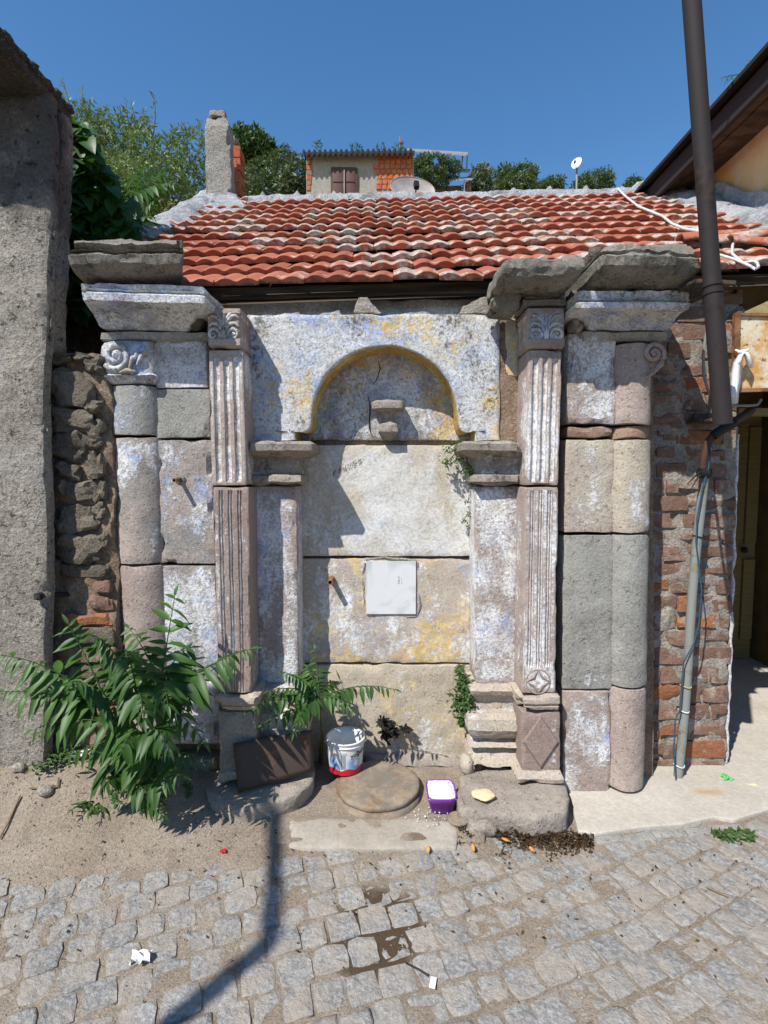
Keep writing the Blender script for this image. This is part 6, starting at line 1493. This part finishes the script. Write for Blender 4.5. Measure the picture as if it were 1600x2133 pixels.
# leaf litter heap
r = random.Random(8); m = MB()
for i in range(7000):
    t = r.random(); px = lerp(955, 1236, t); py = 1738 + 24 * t + 9 * nz((px, 3, 0), 0.022) + r.gauss(0, 1) * lerp(24, 13, t) * (0.75 + 0.6 * nz((px, 0, 0), 0.03))
    if r.random() < 0.28: px = 965 + r.gauss(0, 13); py = 1722 + r.gauss(0, 16)
    q = G(px, py, 0.0); hgt = max(0, 0.034 * (1 - abs((py - (1738 + 24 * t)) / 34)) * (0.7 + nz((px, py, 0), 0.06))) * r.random()
    if (q.x - 0.425) ** 2 / 0.004 + (q.y - 2.09) ** 2 / 0.003 < 1: continue
    p = Vector((q.x, q.y, 0.006 + hgt)); d = Vector((r.gauss(0, 1), r.gauss(0, 1), r.gauss(0, 0.7))).normalized(); s_ = d.cross(Vector((r.gauss(0, 1), r.gauss(0, 1), r.gauss(0, 1)))).normalized(); L = r.uniform(0.006, 0.018)
    m.add([p - d * L * 0.5, p + s_ * L * 0.25, p + d * L * 0.5, p - s_ * L * 0.25], [(0, 1, 2, 3)])
stuff(m.build('leaf_litter', M['debris'], None, smooth=False, recalc=False), 'dark rotting plant litter heaped along the right foundation slab', 'leaf litter')
for i, (a, b, c_, d_, lab) in enumerate(((984, 1758, 988, 1772, 'short orange peel strip on the litter below the grey stone'), (1104, 1764, 1114, 1774, 'curled orange peel on the litter in the middle of the slab'), (1046, 1746, 1062, 1752, 'flat yellowish peel on the litter against the slab front'), (893, 1762, 892, 1776, 'thin orange peel on the worn concrete step'))):
    m = MB(); m.tube([G(a, b, 0.03), (G(a, b, 0.034) + G(c_, d_, 0.034)) / 2, G(c_, d_, 0.022)], [0.005, 0.008, 0.004], 6, flatten=0.4); tag(m.build('orange_peel', M['orangepeel'], None), lab, 'peel')
# scraps on the ground
def crumple(px, py, sx, sy, h, seed, mat, z=None):
    r = random.Random(seed); c = G(px, py, 0.0); zz = (gz(c.x, c.y) if z is None else z) + 0.006
    m = MB(); m.grid([[Vector((c.x + lerp(-sx, sx, i / 5) + r.uniform(-0.2, 0.2) * sx, c.y + lerp(-sy, sy, j / 5) + r.uniform(-0.2, 0.2) * sy, zz + r.random() * h)) for i in range(6)] for j in range(6)]); return m
tag(crumple(293, 2008, 0.028, 0.022, 0.035, 2, 'paper').build('paper_scrap', M['paper'], None, smooth=False), 'crumpled white paper scrap lying on the setts', 'paper')
tag(crumple(160, 1678, 0.05, 0.04, 0.01, 3, 'paper').build('paper_scrap', M['paper'], None, smooth=False), 'flat torn white paper in the dirt beside the seedling', 'paper')
tag(crumple(1512, 1630, 0.022, 0.024, 0.018, 4, 'green', 0.016).build('wrapper', M['green'], None, smooth=False), 'small crumpled green wrapper on the pale apron', 'wrapper')
tag(crumple(1568, 1646, 0.018, 0.012, 0.005, 5, 'bread', 0.016).build('dry_leaf', M['bread'], None, smooth=False), 'single pale yellow leaf on the apron beside the green wrapper', 'leaf')
tag(crumple(465, 1786, 0.012, 0.010, 0.008, 6, 'redprint').build('wrapper', M['redprint'], None, smooth=False), 'tiny red wrapper scrap at the edge of the dirt', 'wrapper')
m = MB(); m.tube([G(846, 2006, 0.012), G(870, 2018, 0.016), G(892, 2032, 0.012)], [0.003, 0.003, 0.004], 6); LPp = thing('plastic_stick', 'broken dark plastic stick with a white tag on the setts', 'plastic stick', G(870, 2018, 0.0))
m.build('stick', M['black'], LPp); m = MB(); m.box(G(902, 2047, 0.014), 0.009, 0.017, 0.002, Matrix.Rotation(-0.25, 3, 'Z')); m.build('tag', M['white'], LPp, smooth=False)
for pts, lab in (([(0, 1778), (20, 1760), (46, 1733)], 'long thin dry twig lying in the dirt below the plastered wall'), ([(66, 1724), (100, 1722), (124, 1718), (126, 1708)], 'short forked dry twig near the torn paper'), ([(1473, 1846), (1490, 1854), (1518, 1866)], 'thin straw on the setts in front of the apron'), ([(96, 1672), (100, 1690), (94, 1700)], 'curled dry leaf stalk standing in the dirt')):
    m = MB(); qs = []
    for a, b in pts: q = G(a, b, 0.02); q.z = gz(q.x, q.y) + 0.012; qs.append(q)
    m.tube(qs, 0.004, 5); tag(m.build('twig', M['drystem'], None), lab, 'twig')
o = lump('plastic_bottle', M['bluecable'], None, Vector((G(320, 1693, 0.02).x, G(320, 1693, 0.02).y, 0.04)), (0.02, 0.05, 0.018), 3); tag(o, 'crushed dark blue plastic bottle in the shade of the large bush', 'bottle')
# pebbles and crumbs
r = random.Random(12); m = MB()
tet = [(0, 2, 4), (2, 1, 4), (1, 3, 4), (3, 0, 4), (2, 0, 5), (1, 2, 5), (3, 1, 5), (0, 3, 5)]
for i in range(4200):
    x = r.uniform(-2.2, 2.2); y_ = r.triangular(1.3, 2.35, 2.15) if x < 0.4 else r.uniform(1.3, 2.1)
    if x > 0.8 and y_ > 2.05: continue
    s_ = r.uniform(0.002, 0.0055) * (1.7 if r.random() < 0.06 else 1); z_ = gz(x, y_) + s_ * 0.3
    v = [Vector((r.uniform(0.7, 1.2), 0, 0)), Vector((-r.uniform(0.7, 1.2), 0, 0)), Vector((0, r.uniform(0.7, 1.2), 0)), Vector((0, -r.uniform(0.7, 1.2), 0)), Vector((0, 0, r.uniform(0.5, 1))), Vector((0, 0, -0.7))]
    m.add([Vector((x, y_, z_)) + q * s_ for q in v], tet)
stuff(m.build('pebbles', M['greymortar'], None, smooth=False, recalc=False), 'small pebbles and crumbs scattered over the sandy ground', 'pebbles')
for (a, b, s_, sd) in ((60, 1590, 0.06, 1), (95, 1640, 0.035, 2), (40, 1620, 0.03, 3), (130, 1585, 0.05, 4)):
    q = G(a, b, 0.2); zz = gz(q.x, q.y); o = lump('fieldstone', M['greymortar'], None, Vector((q.x, q.y, zz + s_ * 0.25)), (s_, s_ * 0.8, s_ * 0.6), sd, 3, 0.3, 0.3)
    tag(o, {1: 'large dusty fieldstone half buried at the foot of the plastered wall', 2: 'small fieldstone lying in the dirt below the sparse weed', 3: 'smallest pale fieldstone in the dirt before the plastered wall', 4: 'fieldstone between the plastered wall corner and the large bush'}[sd], 'stone', 'stones in the dirt by the plastered wall')

r = random.Random(77); m = MB()
for i in range(420):
    x = r.uniform(-2.1, 2.0); y_ = r.triangular(1.35, 2.3, 2.12)
    if x > 0.75 and y_ > 2.05: continue
    p = Vector((x, y_, gz(x, y_) + 0.008)); d = Vector((r.gauss(0, 1), r.gauss(0, 1), r.gauss(0, 0.25))).normalized(); s_ = d.cross(Vector((r.gauss(0, 0.3), r.gauss(0, 0.3), 1))).normalized(); L = r.uniform(0.006, 0.02)
    m.add([p - d * L * 0.5, p + s_ * L * 0.22 + Vector((0, 0, 0.002)), p + d * L * 0.5, p - s_ * L * 0.22], [(0, 1, 2, 3)])
stuff(m.build('leaf_crumbs', M['debris'], None, smooth=False, recalc=False), 'dry brown leaf crumbs scattered over dirt and setts', 'leaf crumbs')
